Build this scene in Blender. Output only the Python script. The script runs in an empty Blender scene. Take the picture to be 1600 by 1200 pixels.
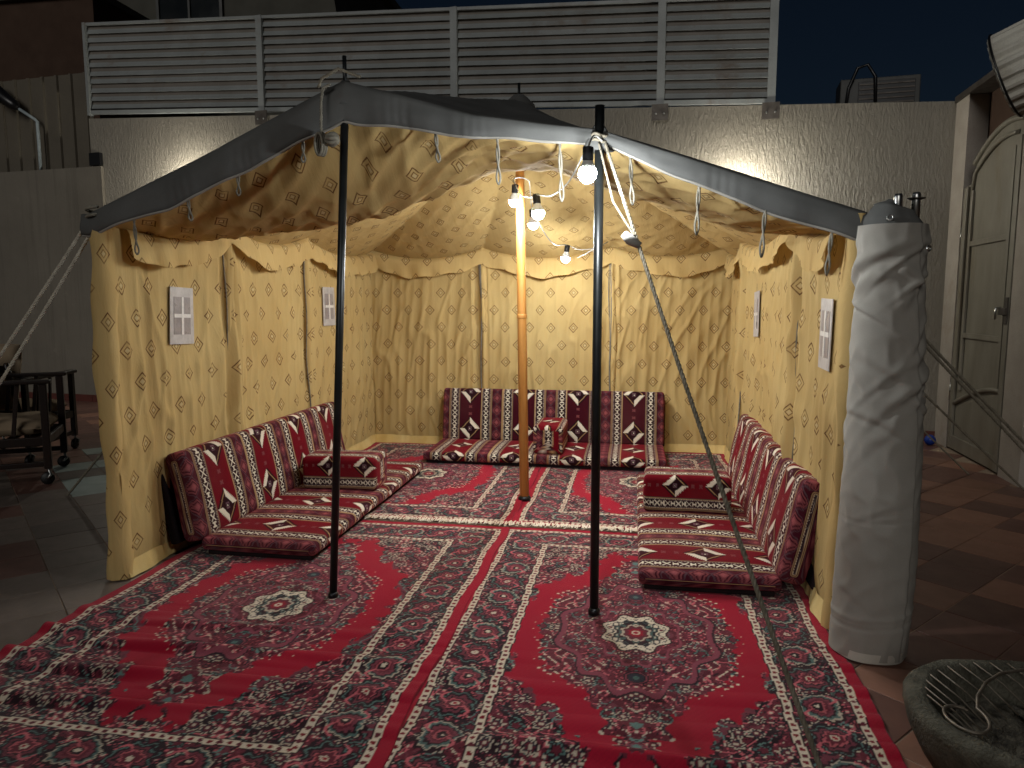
import bpy, math, random
import numpy as np
from mathutils import Vector, Matrix

R = math.radians
random.seed(7)
RNG = np.random.default_rng(11)
SC = bpy.context.scene
COL = SC.collection

# ------------------------------------------------------------------ camera
F_PX, CAM_H, YAW, PITCH = 1130.0, 1.5, R(9.5), math.atan(130 / 1130.0)
cd = bpy.data.cameras.new('Camera')
cam = bpy.data.objects.new('Camera', cd)
COL.objects.link(cam)
cam.location = (0, 0, CAM_H)
cam.rotation_euler = (math.pi / 2 - PITCH, 0, YAW)
cd.sensor_fit = 'HORIZONTAL'
cd.sensor_width = 36.0
cd.lens = 36.0 * F_PX / 1600.0
cd.clip_start, cd.clip_end = 0.05, 500
SC.camera = cam

# ------------------------------------------------------------------ night sky and the weak light of the house behind the photographer
SUN_EL, SUN_AZ = R(24), R(192)          # azimuth measured clockwise from +Y
world = bpy.data.worlds.new('World')
SC.world = world
world.use_nodes = True
wn, wl = world.node_tree.nodes, world.node_tree.links
sky = wn.new('ShaderNodeTexSky')
sky.sky_type = 'NISHITA'
sky.sun_disc = False
sky.ozone_density = 5.0
sky.sun_elevation = SUN_EL
sky.sun_rotation = SUN_AZ
wl.new(sky.outputs[0], wn['Background'].inputs['Color'])
wn['Background'].inputs['Strength'].default_value = 0.0022
sd = bpy.data.lights.new('Sun', 'SUN')
sd.energy = 0.60
sd.angle = R(25)
sd.color = (1.0, 0.97, 0.92)
sun = bpy.data.objects.new('Sun', sd)
COL.objects.link(sun)
sdir = Vector((math.sin(SUN_AZ) * math.cos(SUN_EL), math.cos(SUN_AZ) * math.cos(SUN_EL), math.sin(SUN_EL)))
sun.rotation_euler = sdir.to_track_quat('Z', 'Y').to_euler()
sun.location = (-3, -6, 9)

SC.view_settings.view_transform = 'Standard'
SC.view_settings.look = 'None'
SC.view_settings.exposure = 0.0
SC.view_settings.gamma = 1.0
SC.render.engine = 'CYCLES'
SC.cycles.use_denoising = True
SC.cycles.max_bounces = 7
SC.cycles.diffuse_bounces = 4
SC.cycles.sample_clamp_indirect = 6.0
SC.cycles.caustics_reflective = False
SC.cycles.caustics_refractive = False

BULB_L = 820.0          # radiance of the string bulbs
WALL_LAMP_L = 800.0     # radiance of the two wall lamps behind the tent


# ------------------------------------------------------------------ helpers
def lin(r, g, b):
    def f(c):
        c /= 255.0
        return c / 12.92 if c <= 0.04045 else ((c + 0.055) / 1.055) ** 2.4
    return (f(r), f(g), f(b))


def tag(o, label=None, cat=None, group=None, kind=None):
    if label: o['label'] = label
    if cat: o['category'] = cat
    if group: o['group'] = group
    if kind: o['kind'] = kind
    return o


def empty(name, loc=(0, 0, 0), rz=0.0):
    o = bpy.data.objects.new(name, None)
    o.empty_display_size = 0.1
    o.location = loc
    o.rotation_euler = (0, 0, rz)
    COL.objects.link(o)
    return o


def link(name, me, mat, parent=None):
    o = bpy.data.objects.new(name, me)
    COL.objects.link(o)
    if mat is not None and len(me.materials) == 0:
        me.materials.append(mat)
    if parent is not None:
        o.parent = parent
    return o


def np_mesh(name, V, Q, uv=None, col=None, smooth=True):
    """mesh from vertex array and quad index array"""
    V = np.asarray(V, np.float32)
    Q = np.asarray(Q, np.int32)
    me = bpy.data.meshes.new(name)
    me.vertices.add(len(V))
    me.vertices.foreach_set('co', V.ravel())
    n = Q.shape[1]
    me.loops.add(Q.size)
    me.loops.foreach_set('vertex_index', Q.ravel())
    me.polygons.add(len(Q))
    me.polygons.foreach_set('loop_start', np.arange(0, Q.size, n, dtype=np.int32))
    me.polygons.foreach_set('use_smooth', np.full(len(Q), smooth))
    if uv is not None:
        l = me.uv_layers.new(name='UVMap')
        l.data.foreach_set('uv', np.asarray(uv, np.float32)[Q.ravel()].ravel())
    if col is not None:
        a = me.color_attributes.new('dye', 'FLOAT_COLOR', 'POINT')
        c = np.ones((len(V), 4), np.float32)
        c[:, :3] = col
        a.data.foreach_set('color', c.ravel())
    me.update(calc_edges=True)
    me.validate()
    return me


def grid_quads(nu, nv, wrap_u=False):
    """index array for a (nv, nu) vertex grid"""
    i = np.arange(nu if wrap_u else nu - 1)
    j = np.arange(nv - 1)
    I, J = np.meshgrid(i, j)
    I2 = (I + 1) % nu
    a = J * nu + I
    b = J * nu + I2
    c = (J + 1) * nu + I2
    d = (J + 1) * nu + I
    return np.stack([a, b, c, d], -1).reshape(-1, 4)


class MB:
    """collects shapes for ONE mesh object"""
    def __init__(self):
        self.v, self.f, self.s = [], [], []

    def add(self, vs, fs, smooth=False):
        k = len(self.v)
        self.v += [tuple(p) for p in vs]
        self.f += [tuple(i + k for i in f) for f in fs]
        self.s += [smooth] * len(fs)
        return self

    def box(self, c, s, rz=0.0, rx=0.0, ry=0.0):
        m = Matrix.Rotation(rz, 3, 'Z') @ Matrix.Rotation(ry, 3, 'Y') @ Matrix.Rotation(rx, 3, 'X')
        vs = [Vector(c) + m @ Vector((x * s[0] / 2, y * s[1] / 2, z * s[2] / 2))
              for x in (-1, 1) for y in (-1, 1) for z in (-1, 1)]
        return self.add(vs, [(0, 1, 3, 2), (4, 6, 7, 5), (0, 4, 5, 1), (2, 3, 7, 6), (0, 2, 6, 4), (1, 5, 7, 3)])

    def hexa(self, p):
        """8 corners: bottom loop 0-3, top loop 4-7"""
        return self.add(p, [(3, 2, 1, 0), (4, 5, 6, 7), (0, 1, 5, 4), (1, 2, 6, 5), (2, 3, 7, 6), (3, 0, 4, 7)])

    def tube(self, path, r, n=8, closed=False, caps=True):
        P = [Vector(p) for p in path]
        m = len(P)
        rr = r if hasattr(r, '__len__') else [r] * m
        T = []
        for i in range(m):
            a = P[(i - 1) % m] if (closed or i > 0) else P[i]
            b = P[(i + 1) % m] if (closed or i < m - 1) else P[i]
            t = b - a
            T.append(t.normalized() if t.length > 1e-9 else Vector((0, 0, 1)))
        up = Vector((0, 0, 1)) if abs(T[0].z) < 0.9 else Vector((1, 0, 0))
        N = (up - T[0] * up.dot(T[0])).normalized()
        vs = []
        for i in range(m):
            N = N - T[i] * N.dot(T[i])
            if N.length < 1e-6:
                N = T[i].orthogonal()
            N.normalize()
            B = T[i].cross(N)
            for k in range(n):
                a = 2 * math.pi * k / n
                vs.append(P[i] + (N * math.cos(a) + B * math.sin(a)) * rr[i])
        fs = []
        for i in range(m if closed else m - 1):
            j = (i + 1) % m
            for k in range(n):
                l = (k + 1) % n
                fs.append((i * n + k, i * n + l, j * n + l, j * n + k))
        self.add(vs, fs, True)
        if caps and not closed:
            k0 = len(self.v) - len(vs)
            self.f.append(tuple(k0 + k for k in reversed(range(n)))); self.s.append(False)
            self.f.append(tuple(k0 + (m - 1) * n + k for k in range(n))); self.s.append(False)
        return self

    def lathe(self, prof, n=20, c=(0, 0, 0), sx=1.0, sy=1.0, m=None):
        vs, fs = [], []
        for r, z in prof:
            for k in range(n):
                a = 2 * math.pi * k / n
                p = Vector((r * math.cos(a) * sx, r * math.sin(a) * sy, z))
                if m is not None: p = m @ p
                vs.append(p + Vector(c))
        for i in range(len(prof) - 1):
            for k in range(n):
                l = (k + 1) % n
                fs.append((i * n + k, i * n + l, (i + 1) * n + l, (i + 1) * n + k))
        self.add(vs, fs, True)
        k0 = len(self.v) - len(vs)
        if prof[0][0] > 1e-5:
            self.f.append(tuple(k0 + k for k in reversed(range(n)))); self.s.append(False)
        if prof[-1][0] > 1e-5:
            self.f.append(tuple(k0 + (len(prof) - 1) * n + k for k in range(n))); self.s.append(False)
        return self

    def mesh(self, name):
        me = bpy.data.meshes.new(name)
        me.from_pydata([tuple(p) for p in self.v], [], self.f)
        me.polygons.foreach_set('use_smooth', self.s)
        me.update()
        return me

    def build(self, name, mat, parent=None, bevel=0.0):
        o = link(name, self.mesh(name), mat, parent)
        if bevel:
            b = o.modifiers.new('Bevel', 'BEVEL')
            b.width, b.segments, b.limit_method = bevel, 2, 'ANGLE'
        return o


def waves(U, V, ku, kv, n, seed, amp=1.0):
    """smooth pseudo noise: a sum of n random sine waves, wave numbers drawn from the ranges ku and kv (rad/m)"""
    g = np.random.default_rng(int(seed * 10) + 1000)
    out = np.zeros_like(U)
    for _ in range(n):
        a = g.uniform(*ku); b = g.uniform(*kv) * g.choice([-1, 1]); p = g.uniform(0, 2 * math.pi)
        out += g.uniform(0.5, 1.0) * np.sin(a * U + b * V + p)
    return amp * out / math.sqrt(n)


def sstep(a, b, x):
    t = np.clip((x - a) / (b - a), 0, 1)
    return t * t * (3 - 2 * t)


# ------------------------------------------------------------------ materials
class NT:
    def __init__(self, name):
        self.m = bpy.data.materials.new(name)
        self.m.use_nodes = True
        self.n, self.l = self.m.node_tree.nodes, self.m.node_tree.links
        self.b = self.n['Principled BSDF']

    def new(self, t, **kw):
        x = self.n.new(t)
        for k, v in kw.items():
            setattr(x, k, v)
        return x

    def put(self, x, i, v):
        if hasattr(v, 'is_output'):
            self.l.new(v, x.inputs[i])
        else:
            x.inputs[i].default_value = v

    def math(self, op, a, b=0.0, c=None, clamp=False):
        x = self.new('ShaderNodeMath', operation=op)
        x.use_clamp = clamp
        self.put(x, 0, a); self.put(x, 1, b)
        if c is not None: self.put(x, 2, c)
        return x.outputs[0]

    def mix(self, f, a, b, blend='MIX'):
        x = self.new('ShaderNodeMix', data_type='RGBA', blend_type=blend)
        x.clamp_factor = True
        self.put(x, 0, f)
        self.put(x, 6, (*a, 1) if isinstance(a, tuple) and len(a) == 3 else a)
        self.put(x, 7, (*b, 1) if isinstance(b, tuple) and len(b) == 3 else b)
        return x.outputs[2]

    def noise(self, vec, scale, detail=4.0, rough=0.55, dist=0.0):
        x = self.new('ShaderNodeTexNoise')
        if vec is not None: self.l.new(vec, x.inputs['Vector'])
        x.inputs['Scale'].default_value = scale
        x.inputs['Detail'].default_value = detail
        x.inputs['Roughness'].default_value = rough
        x.inputs['Distortion'].default_value = dist
        return x.outputs['Fac']

    def ramp(self, f, a, b):
        x = self.new('ShaderNodeMapRange')
        self.put(x, 0, f)
        x.inputs[1].default_value, x.inputs[2].default_value = a, b
        return x.outputs[0]

    def coord(self, which='Object', scale=(1, 1, 1)):
        t = self.new('ShaderNodeTexCoord')
        m = self.new('ShaderNodeMapping')
        self.l.new(t.outputs[which], m.inputs['Vector'])
        m.inputs['Scale'].default_value = scale
        return m.outputs[0]

    def bump(self, h, strength=0.3, dist=0.01, prev=None):
        x = self.new('ShaderNodeBump')
        x.inputs['Strength'].default_value = strength
        x.inputs['Distance'].default_value = dist
        self.l.new(h, x.inputs['Height'])
        if prev is not None: self.l.new(prev, x.inputs['Normal'])
        return x.outputs[0]

    def done(self, color, rough=0.8, normal=None, metallic=0.0, spec=0.4, sheen=0.0):
        self.put(self.b, 'Base Color', (*color, 1) if isinstance(color, tuple) and len(color) == 3 else color)
        self.put(self.b, 'Roughness', rough)
        self.b.inputs['Metallic'].default_value = metallic
        self.b.inputs['Specular IOR Level'].default_value = spec
        if sheen:
            self.b.inputs['Sheen Weight'].default_value = sheen
            self.b.inputs['Sheen Roughness'].default_value = 0.4
        if normal is not None: self.l.new(normal, self.b.inputs['Normal'])
        return self.m


def plain(name, c1, c2=None, rough=0.7, scale=6.0, grain=120.0, bump=0.15, metallic=0.0, spec=0.4, stretch=(1, 1, 1), dirt=None, dist=0.003):
    t = NT(name)
    v = t.coord('Object', stretch)
    n1 = t.noise(v, scale, 5)
    c2 = c2 or tuple(x * 0.72 for x in c1)
    c = t.mix(t.ramp(n1, 0.3, 0.7), c1, c2)
    n2 = t.noise(v, grain, 3)
    c = t.mix(t.math('MULTIPLY', t.ramp(n2, 0.45, 0.8), 0.35), c, tuple(x * 0.5 for x in c1))
    if dirt:
        n3 = t.noise(v, scale * 0.6, 7, 0.7)
        c = t.mix(t.math('MULTIPLY', t.ramp(n3, 0.55, 0.72), 0.8), c, dirt)
    r = t.math('ADD', t.math('MULTIPLY', n1, 0.2), rough - 0.1)
    return t.done(c, r, t.bump(n2, bump, dist), metallic, spec)


def fabric_print():
    """yellow cotton with a brown print of nested diamonds in staggered rows; UV in metres"""
    t = NT('printed_yellow_cotton')
    uv = t.new('ShaderNodeTexCoord').outputs['UV']
    warp = t.new('ShaderNodeTexNoise'); t.l.new(uv, warp.inputs['Vector']); warp.inputs['Scale'].default_value = 3.0
    off = t.new('ShaderNodeVectorMath', operation='MULTIPLY_ADD')
    t.l.new(warp.outputs['Color'], off.inputs[0]); off.inputs[1].default_value = (0.018, 0.018, 0); t.l.new(uv, off.inputs[2])
    s = t.new('ShaderNodeSeparateXYZ'); t.l.new(off.outputs[0], s.inputs[0])
    PU, PV = 0.228, 0.35

    def cell(du):
        a = t.math('FRACT', t.math('ADD', t.math('DIVIDE', s.outputs[0], PU), du))
        b = t.math('FRACT', t.math('ADD', t.math('DIVIDE', s.outputs[1], PV), du))
        a = t.math('MULTIPLY', t.math('ABSOLUTE', t.math('SUBTRACT', a, 0.5)), PU)
        b = t.math('MULTIPLY', t.math('ABSOLUTE', t.math('SUBTRACT', b, 0.5)), PV * 0.88)
        return t.math('ADD', a, b)
    d = t.math('MINIMUM', cell(0.0), cell(0.5))

    def ring(r, w):
        return t.math('SUBTRACT', 1.0, t.math('DIVIDE', t.math('ABSOLUTE', t.math('SUBTRACT', d, r)), w), clamp=True)
    k = t.math('MAXIMUM', ring(0.042, 0.0064), t.math('MULTIPLY', ring(0.0185, 0.0045), 0.75))
    k = t.math('MULTIPLY', k, 1.7, clamp=True)
    fade = t.ramp(t.noise(uv, 11.0, 4, 0.7), 0.28, 0.55)
    k = t.math('MULTIPLY', k, t.math('ADD', t.math('MULTIPLY', fade, 0.6), 0.3))
    big = t.noise(uv, 1.3, 4)
    base = t.mix(t.ramp(big, 0.3, 0.7), lin(213, 186, 128), lin(199, 168, 110))
    streak = t.noise(t.coord('UV', (30, 1.2, 1)), 1.0, 3)
    base = t.mix(t.math('MULTIPLY', t.ramp(streak, 0.5, 0.8), 0.25), base, lin(170, 134, 78))
    base = t.mix(t.math('MULTIPLY', t.math('LESS_THAN', d, 0.0115), 0.45), base, lin(226, 212, 170))
    c = t.mix(k, base, lin(92, 48, 22))
    n1 = t.noise(t.coord('UV', (9, 2.5, 1)), 2.0, 5, 0.6, 0.6)
    n2 = t.noise(uv, 700.0, 2)
    nrm = t.bump(n1, 0.20, 0.03)
    nrm = t.bump(n2, 0.12, 0.001, nrm)
    m = t.done(c, 0.9, nrm, 0, 0.15)
    tr = t.new('ShaderNodeBsdfTranslucent')          # thin cotton lets part of the light through
    t.l.new(c, tr.inputs['Color']); t.l.new(nrm, tr.inputs['Normal'])
    mx = t.new('ShaderNodeMixShader'); mx.inputs[0].default_value = 0.28
    t.l.new(t.b.outputs[0], mx.inputs[1]); t.l.new(tr.outputs[0], mx.inputs[2])
    t.l.new(mx.outputs[0], t.n['Material Output'].inputs['Surface'])
    return m


def dyed(name, sheen=0.2, fib=900.0, rough=0.95, bump=0.4):
    """woven pile: the dye colour is stored at the knots (mesh points); fibre grain and wear come from nodes"""
    t = NT(name)
    a = t.new('ShaderNodeAttribute', attribute_name='dye')
    v = t.coord('Object')
    f = t.noise(v, fib, 2, 0.6)
    g = t.noise(v, 2.2, 4)
    c = t.mix(t.math('MULTIPLY', t.ramp(f, 0.35, 0.75), 0.45), a.outputs['Color'], (0.012, 0.006, 0.008))
    c = t.mix(t.math('MULTIPLY', t.ramp(g, 0.45, 0.75), 0.16), c, lin(110, 70, 66))
    return t.done(c, rough, t.bump(f, bump, 0.004), 0, 0.1, sheen)


M = {}
M['print'] = fabric_print()
M['hem'] = plain('pale_cotton_hem', lin(214, 190, 132), lin(196, 165, 100), 0.9, 4, 300, 0.2, spec=0.15)
M['canvas'] = plain('grey_canvas', lin(96, 96, 94), lin(80, 80, 78), 0.85, 3, 500, 0.25, spec=0.2)
M['canvas_light'] = plain('light_grey_canvas', lin(152, 148, 140), lin(142, 138, 130), 0.85, 2, 500, 0.25, spec=0.2)
M['canvas_hem'] = plain('white_canvas_binding', lin(196, 190, 178), None, 0.85, 5, 400, 0.2, spec=0.2)
M['vinyl'] = plain('white_vinyl', lin(188, 182, 178), lin(166, 159, 155), 0.45, 18, 40, 0.4)
M['vinyl_pane'] = plain('milky_plastic_pane', lin(150, 142, 141), lin(130, 121, 120), 0.3, 14, 60, 0.35)
M['vinyl_bar'] = plain('white_vinyl_tape', lin(222, 217, 211), lin(204, 198, 192), 0.5, 12, 60, 0.2)
M['rope_pale'] = plain('bleached_rope', lin(196, 190, 174), lin(160, 153, 138), 0.9, 30, 300, 0.3, spec=0.1)
M['black_steel'] = plain('black_painted_steel', lin(22, 24, 24), lin(34, 36, 36), 0.38, 9, 150, 0.1, 0.3, 0.5)
M['steel'] = plain('galvanised_steel', lin(190, 190, 186), lin(140, 140, 138), 0.3, 20, 150, 0.05, 1.0)
M['pine'] = plain('varnished_pine', lin(208, 152, 82), lin(190, 128, 60), 0.5, 4, 60, 0.15, stretch=(8, 8, 0.6))
M['rope'] = plain('pale_cotton_rope', lin(140, 135, 122), lin(108, 103, 92), 0.9, 30, 300, 0.3, spec=0.1)
M['rope_dark'] = plain('grey_hemp_rope', lin(138, 130, 114), lin(100, 94, 82), 0.9, 30, 300, 0.3, spec=0.1)
M['cable'] = plain('white_cable', lin(190, 188, 180), None, 0.5, 20, 100, 0.02)
M['socket'] = plain('black_rubber_socket', lin(22, 22, 24), lin(34, 34, 36), 0.6, 20, 100, 0.05)
M['lampbase'] = plain('white_plastic_lamp_base', lin(225, 225, 220), None, 0.4, 20, 100, 0.02)
M['chairwood'] = plain('dark_stained_wood', lin(40, 27, 22), lin(26, 17, 14), 0.38, 5, 60, 0.15, stretch=(4, 4, 1))
M['cushion'] = plain('taupe_outdoor_fabric', lin(168, 150, 126), lin(140, 122, 100), 0.92, 5, 350, 0.3, spec=0.1)
M['castor'] = plain('black_castor_rubber', lin(20, 19, 19), None, 0.5, 20, 90, 0.05)
M['seatframe'] = plain('black_seat_base_cloth', lin(34, 24, 26), lin(22, 16, 18), 0.85, 10, 300, 0.2, spec=0.15)
M['fringe'] = plain('cream_fringe', lin(232, 222, 202), lin(210, 190, 170), 0.95, 20, 300, 0.2, spec=0.1)
M['slat'] = plain('painted_fence_metal', lin(146, 150, 149), lin(128, 132, 131), 0.5, 3, 90, 0.1, 0.0, 0.5, dirt=lin(110, 90, 72))
M['slat_back'] = plain('fence_backing_metal', lin(128, 121, 113), lin(112, 105, 97), 0.6, 3, 90, 0.1)
M['bracket'] = plain('dull_steel_bracket', lin(92, 86, 80), lin(70, 64, 58), 0.5, 12, 90, 0.1, 0.4)
M['sheet'] = plain('beige_corrugated_metal', lin(104, 97, 84), lin(92, 85, 73), 0.55, 2, 60, 0.1, dirt=lin(96, 84, 70))
M['skirt'] = plain('dark_red_skirting_tile', lin(98, 52, 44), lin(80, 42, 36), 0.45, 6, 90, 0.1)
M['house_brown'] = plain('brown_render', lin(76, 56, 43), lin(66, 48, 37), 0.9, 3, 80, 0.2)
M['house_grey'] = plain('grey_render', lin(86, 84, 76), lin(74, 72, 65), 0.9, 2, 80, 0.2)
M['dark_glass'] = plain('dark_window_glass', lin(26, 30, 32), None, 0.15, 2, 40, 0.02)
M['gate'] = plain('olive_grey_gate_paint', lin(140, 135, 122), lin(119, 114, 102), 0.45, 2.5, 90, 0.12, 0.1, 0.5, stretch=(2, 2, 0.6), dirt=lin(108, 96, 74))
M['reveal'] = plain('white_gate_reveal_paint', lin(178, 170, 160), lin(158, 149, 138), 0.8, 3, 90, 0.2, dirt=lin(150, 134, 116))
M['acwhite'] = plain('weathered_white_casing', lin(78, 78, 75), lin(62, 62, 60), 0.5, 5, 90, 0.1)
M['black_plastic'] = plain('black_plastic', lin(24, 24, 26), None, 0.35, 12, 90, 0.08)
M['pipe'] = plain('pale_blue_grey_pipe', lin(170, 182, 186), lin(146, 158, 162), 0.45, 8, 90, 0.05)
M['awning'] = plain('white_ribbed_metal', lin(214, 210, 198), lin(190, 184, 170), 0.45, 4, 90, 0.08, dirt=lin(150, 140, 120))
M['stone'] = plain('dark_cast_stone', lin(92, 88, 76), lin(60, 57, 48), 0.9, 14, 90, 0.9, spec=0.2, dist=0.012)
M['ash'] = plain('ash_and_charcoal', lin(96, 90, 78), lin(34, 30, 28), 0.95, 26, 160, 1.0, spec=0.1, dist=0.015)
M['wire'] = plain('rusty_wire', lin(120, 112, 100), lin(86, 74, 62), 0.5, 30, 150, 0.2, 0.6)
M['ball'] = plain('blue_rubber', lin(20, 60, 150), lin(14, 44, 120), 0.4, 10, 90, 0.05)
M['grout'] = plain('sandy_grout', lin(160, 140, 120), lin(132, 114, 98), 0.9, 5, 120, 0.3)


def emitter(name, col, s):
    m = bpy.data.materials.new(name)
    m.use_nodes = True
    n, l = m.node_tree.nodes, m.node_tree.links
    n.remove(n['Principled BSDF'])
    e = n.new('ShaderNodeEmission')
    e.inputs[0].default_value = (*col, 1)
    e.inputs[1].default_value = s
    l.new(e.outputs[0], n['Material Output'].inputs[0])
    return m


M['bulb'] = emitter('lit_led_bulb', (0.93, 0.98, 1.0), BULB_L)
M['walllamp'] = emitter('lit_wall_lamp', (1.0, 0.95, 0.82), WALL_LAMP_L)


def plaster(name, c1, c2):
    """rough trowelled render with vertical runs, painted with a slight gloss"""
    t = NT(name)
    v = t.coord('Object')
    vs = t.coord('Object', (1, 1, 0.28))
    n1 = t.noise(v, 0.7, 5)
    n2 = t.noise(vs, 40, 5, 0.65, 0.5)
    n3 = t.noise(vs, 70, 3, 0.6)
    c = t.mix(t.ramp(n1, 0.3, 0.7), c1, c2)
    st = t.noise(t.coord('Object', (3.0, 3.0, 0.12)), 1.2, 5, 0.65)
    c = t.mix(t.math('MULTIPLY', t.ramp(st, 0.55, 0.75), 0.35), c, tuple(x * 0.55 for x in c1))
    nrm = t.bump(t.ramp(n2, 0.36, 0.7), 0.8, 0.012)
    nrm = t.bump(n3, 0.35, 0.006, nrm)
    return t.done(c, t.math('ADD', t.math('MULTIPLY', n1, 0.15), 0.36), nrm, 0, 0.5)


M['wall'] = plaster('textured_wall_render', lin(140, 134, 122), lin(124, 118, 107))
M['wall_low_plain'] = plain('smooth_wall_paint', lin(128, 119, 107), lin(114, 105, 94), 0.75, 1.2, 60, 0.25, stretch=(1, 1, 0.3))


def stained(name, c1, c2):
    t = NT(name)
    v = t.coord('Object')
    c = t.mix(t.ramp(t.noise(v, 0.9, 6, 0.6), 0.3, 0.7), c1, c2)
    run = t.noise(t.coord('Object', (5.0, 5.0, 0.18)), 1.6, 6, 0.7)
    c = t.mix(t.math('MULTIPLY', t.ramp(run, 0.5, 0.72), 0.55), c, tuple(x * 0.45 for x in c1))
    pat = t.noise(v, 3.2, 7, 0.7)
    c = t.mix(t.math('MULTIPLY', t.ramp(pat, 0.6, 0.7), 0.3), c, tuple(min(1, x * 1.5) for x in c1))
    return t.done(c, 0.8, t.bump(t.noise(t.coord('Object', (1, 1, 0.3)), 55, 4), 0.45, 0.006), 0, 0.3)


M['wall_low'] = stained('stained_wall_paint', lin(126, 120, 109), lin(110, 104, 94))


def tile_mat(name, c1, c2):
    t = NT(name)
    v = t.coord('Object')
    oi = t.new('ShaderNodeObjectInfo')
    sh = t.new('ShaderNodeVectorMath', operation='MULTIPLY_ADD')
    comb = t.new('ShaderNodeCombineXYZ')
    for i in range(3): t.l.new(oi.outputs['Random'], comb.inputs[i])
    t.l.new(comb.outputs[0], sh.inputs[0]); sh.inputs[1].default_value = (31, 17, 9); t.l.new(v, sh.inputs[2])
    n1 = t.noise(sh.outputs[0], 5, 5, 0.6, 0.4)
    n2 = t.noise(sh.outputs[0], 60, 3)
    c = t.mix(t.ramp(n1, 0.3, 0.7), c1, c2)
    br = t.math('ADD', t.math('MULTIPLY', oi.outputs['Random'], 0.35), 0.8)
    hsv = t.new('ShaderNodeHueSaturation'); t.put(hsv, 'Value', br); t.l.new(c, hsv.inputs['Color'])
    return t.done(hsv.outputs[0], t.math('ADD', t.math('MULTIPLY', n1, 0.25), 0.3), t.bump(n2, 0.12, 0.002), 0, 0.45)


TILES = [tile_mat('light_terracotta_tile', lin(140, 100, 83), lin(122, 87, 71)),
         tile_mat('dark_terracotta_tile', lin(108, 76, 66), lin(92, 64, 56)),
         tile_mat('slate_brown_tile', lin(112, 100, 92), lin(92, 82, 74)),
         tile_mat('pale_green_grey_tile', lin(172, 186, 180), lin(150, 164, 158))]

# ------------------------------------------------------------------ ground and floor tiles
g = MB().add([(-60, -20, -0.004), (60, -20, -0.004), (60, 90, -0.004), (-60, 90, -0.004)], [(0, 1, 2, 3)]).build('ground', M['grout'])
tag(g, kind='structure')


def to_px(x, y, z):
    cy, sy = math.cos(YAW), math.sin(YAW)
    cp, sp = math.cos(PITCH), math.sin(PITCH)
    dx, dy, dz = x, y, z - CAM_H
    r = dx * cy + dy * sy
    fw = -dx * sy + dy * cy
    d = fw * cp - dz * sp
    u = fw * sp + dz * cp
    return (800 + F_PX * r / d, 600 - F_PX * u / d) if d > 0.1 else (-9e9, 9e9)


# boundary wall line
WA, WB = Vector((-7.94, 9.59)), Vector((3.28, 8.29))
WD = (WB - WA).normalized()
WN = Vector((WD.y, -WD.x))             # towards the camera
if WN.y > 0: WN = -WN


def wp(s, n, z):
    p = WA + WD * s + WN * n
    return (p.x, p.y, z)


TS, TA = 0.335, R(-42)
tiles = []
for i in range(-60, 60):
    for j in range(-60, 60):
        cx = (i + 0.5) * TS * math.cos(TA) - (j + 0.5) * TS * math.sin(TA)
        cy = (i + 0.5) * TS * math.sin(TA) + (j + 0.5) * TS * math.cos(TA)
        cx += 0.05; cy += 0.04
        if cy < 1.6 or cy > 10: continue
        X, Y = to_px(cx, cy, 0)
        if X < -60 or X > 1660 or Y > 1290: continue
        if cy > 2.9 and 230 < X < 1270: continue
        if -2.35 < cx < 0.7 and 1.9 < cy < 7.0: continue
        if (Vector((cx, cy)) - WA).dot(WN) < -0.2: continue
        if cx > 3.2: continue
        if cx > 0 and X < 1330 and cy > 3.6: continue
        tiles.append((cx * cx + cy * cy, cx, cy, i, j))
tiles.sort()
tile_me = []
for k, m in enumerate(TILES):
    h = TS / 2 - 0.0028
    b = 0.002
    vs = [(-h, -h, -0.008), (h, -h, -0.008), (h, h, -0.008), (-h, h, -0.008), (-h, -h, -b), (h, -h, -b), (h, h, -b), (-h, h, -b),
          (-h + b, -h + b, 0), (h - b, -h + b, 0), (h - b, h - b, 0), (-h + b, h - b, 0)]
    fs = [(0, 1, 5, 4), (1, 2, 6, 5), (2, 3, 7, 6), (3, 0, 4, 7), (4, 5, 9, 8), (5, 6, 10, 9), (6, 7, 11, 10), (7, 4, 8, 11), (8, 9, 10, 11)]
    me = MB().add(vs, fs).mesh('tile')
    me.materials.append(m)
    tile_me.append(me)
PALE = [(-5.33, 6.45), (-4.95, 5.62), (-4.62, 5.32), (-4.45, 5.5), (-4.75, 5.8), (-4.25, 5.15), (-4.5, 5.05)]
for _, cx, cy, i, j in tiles[:300]:
    rnd = random.random()
    if cx > 0:
        k = 0 if (i + j) % 2 == 0 else 1
        if rnd < 0.15: k = 1 - k
    else:
        far = cy > 5.9
        k = (1 if rnd < 0.7 else 0) if far else (2 if rnd < 0.72 else 1)
        if any((cx - a) ** 2 + (cy - b) ** 2 < 0.165 ** 2 for a, b in PALE): k = 3
    o = bpy.data.objects.new('tile', tile_me[k])
    o.location = (cx, cy, random.uniform(-0.0012, 0.0012))
    o.rotation_euler = (random.gauss(0, 0.0018), random.gauss(0, 0.0018), TA + random.gauss(0, 0.002))
    o.parent = g
    COL.objects.link(o)

# ------------------------------------------------------------------ courtyard walls
def wall_top(s): return 4.098 - 0.0512 * s
def wall_block(name, s0, s1, z0, z1, n, th, mat, parent=None):
    """slab along the wall line; n = how far its face stands towards the camera"""
    ta = z1 if not callable(z1) else z1(s0)
    tb = z1 if not callable(z1) else z1(s1)
    p = [wp(s0, n, z0), wp(s1, n, z0), wp(s1, n - th, z0), wp(s0, n - th, z0), wp(s0, n, ta), wp(s1, n, tb), wp(s1, n - th, tb), wp(s0, n - th, ta)]
    return MB().hexa(p).build(name, mat, parent)


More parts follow.
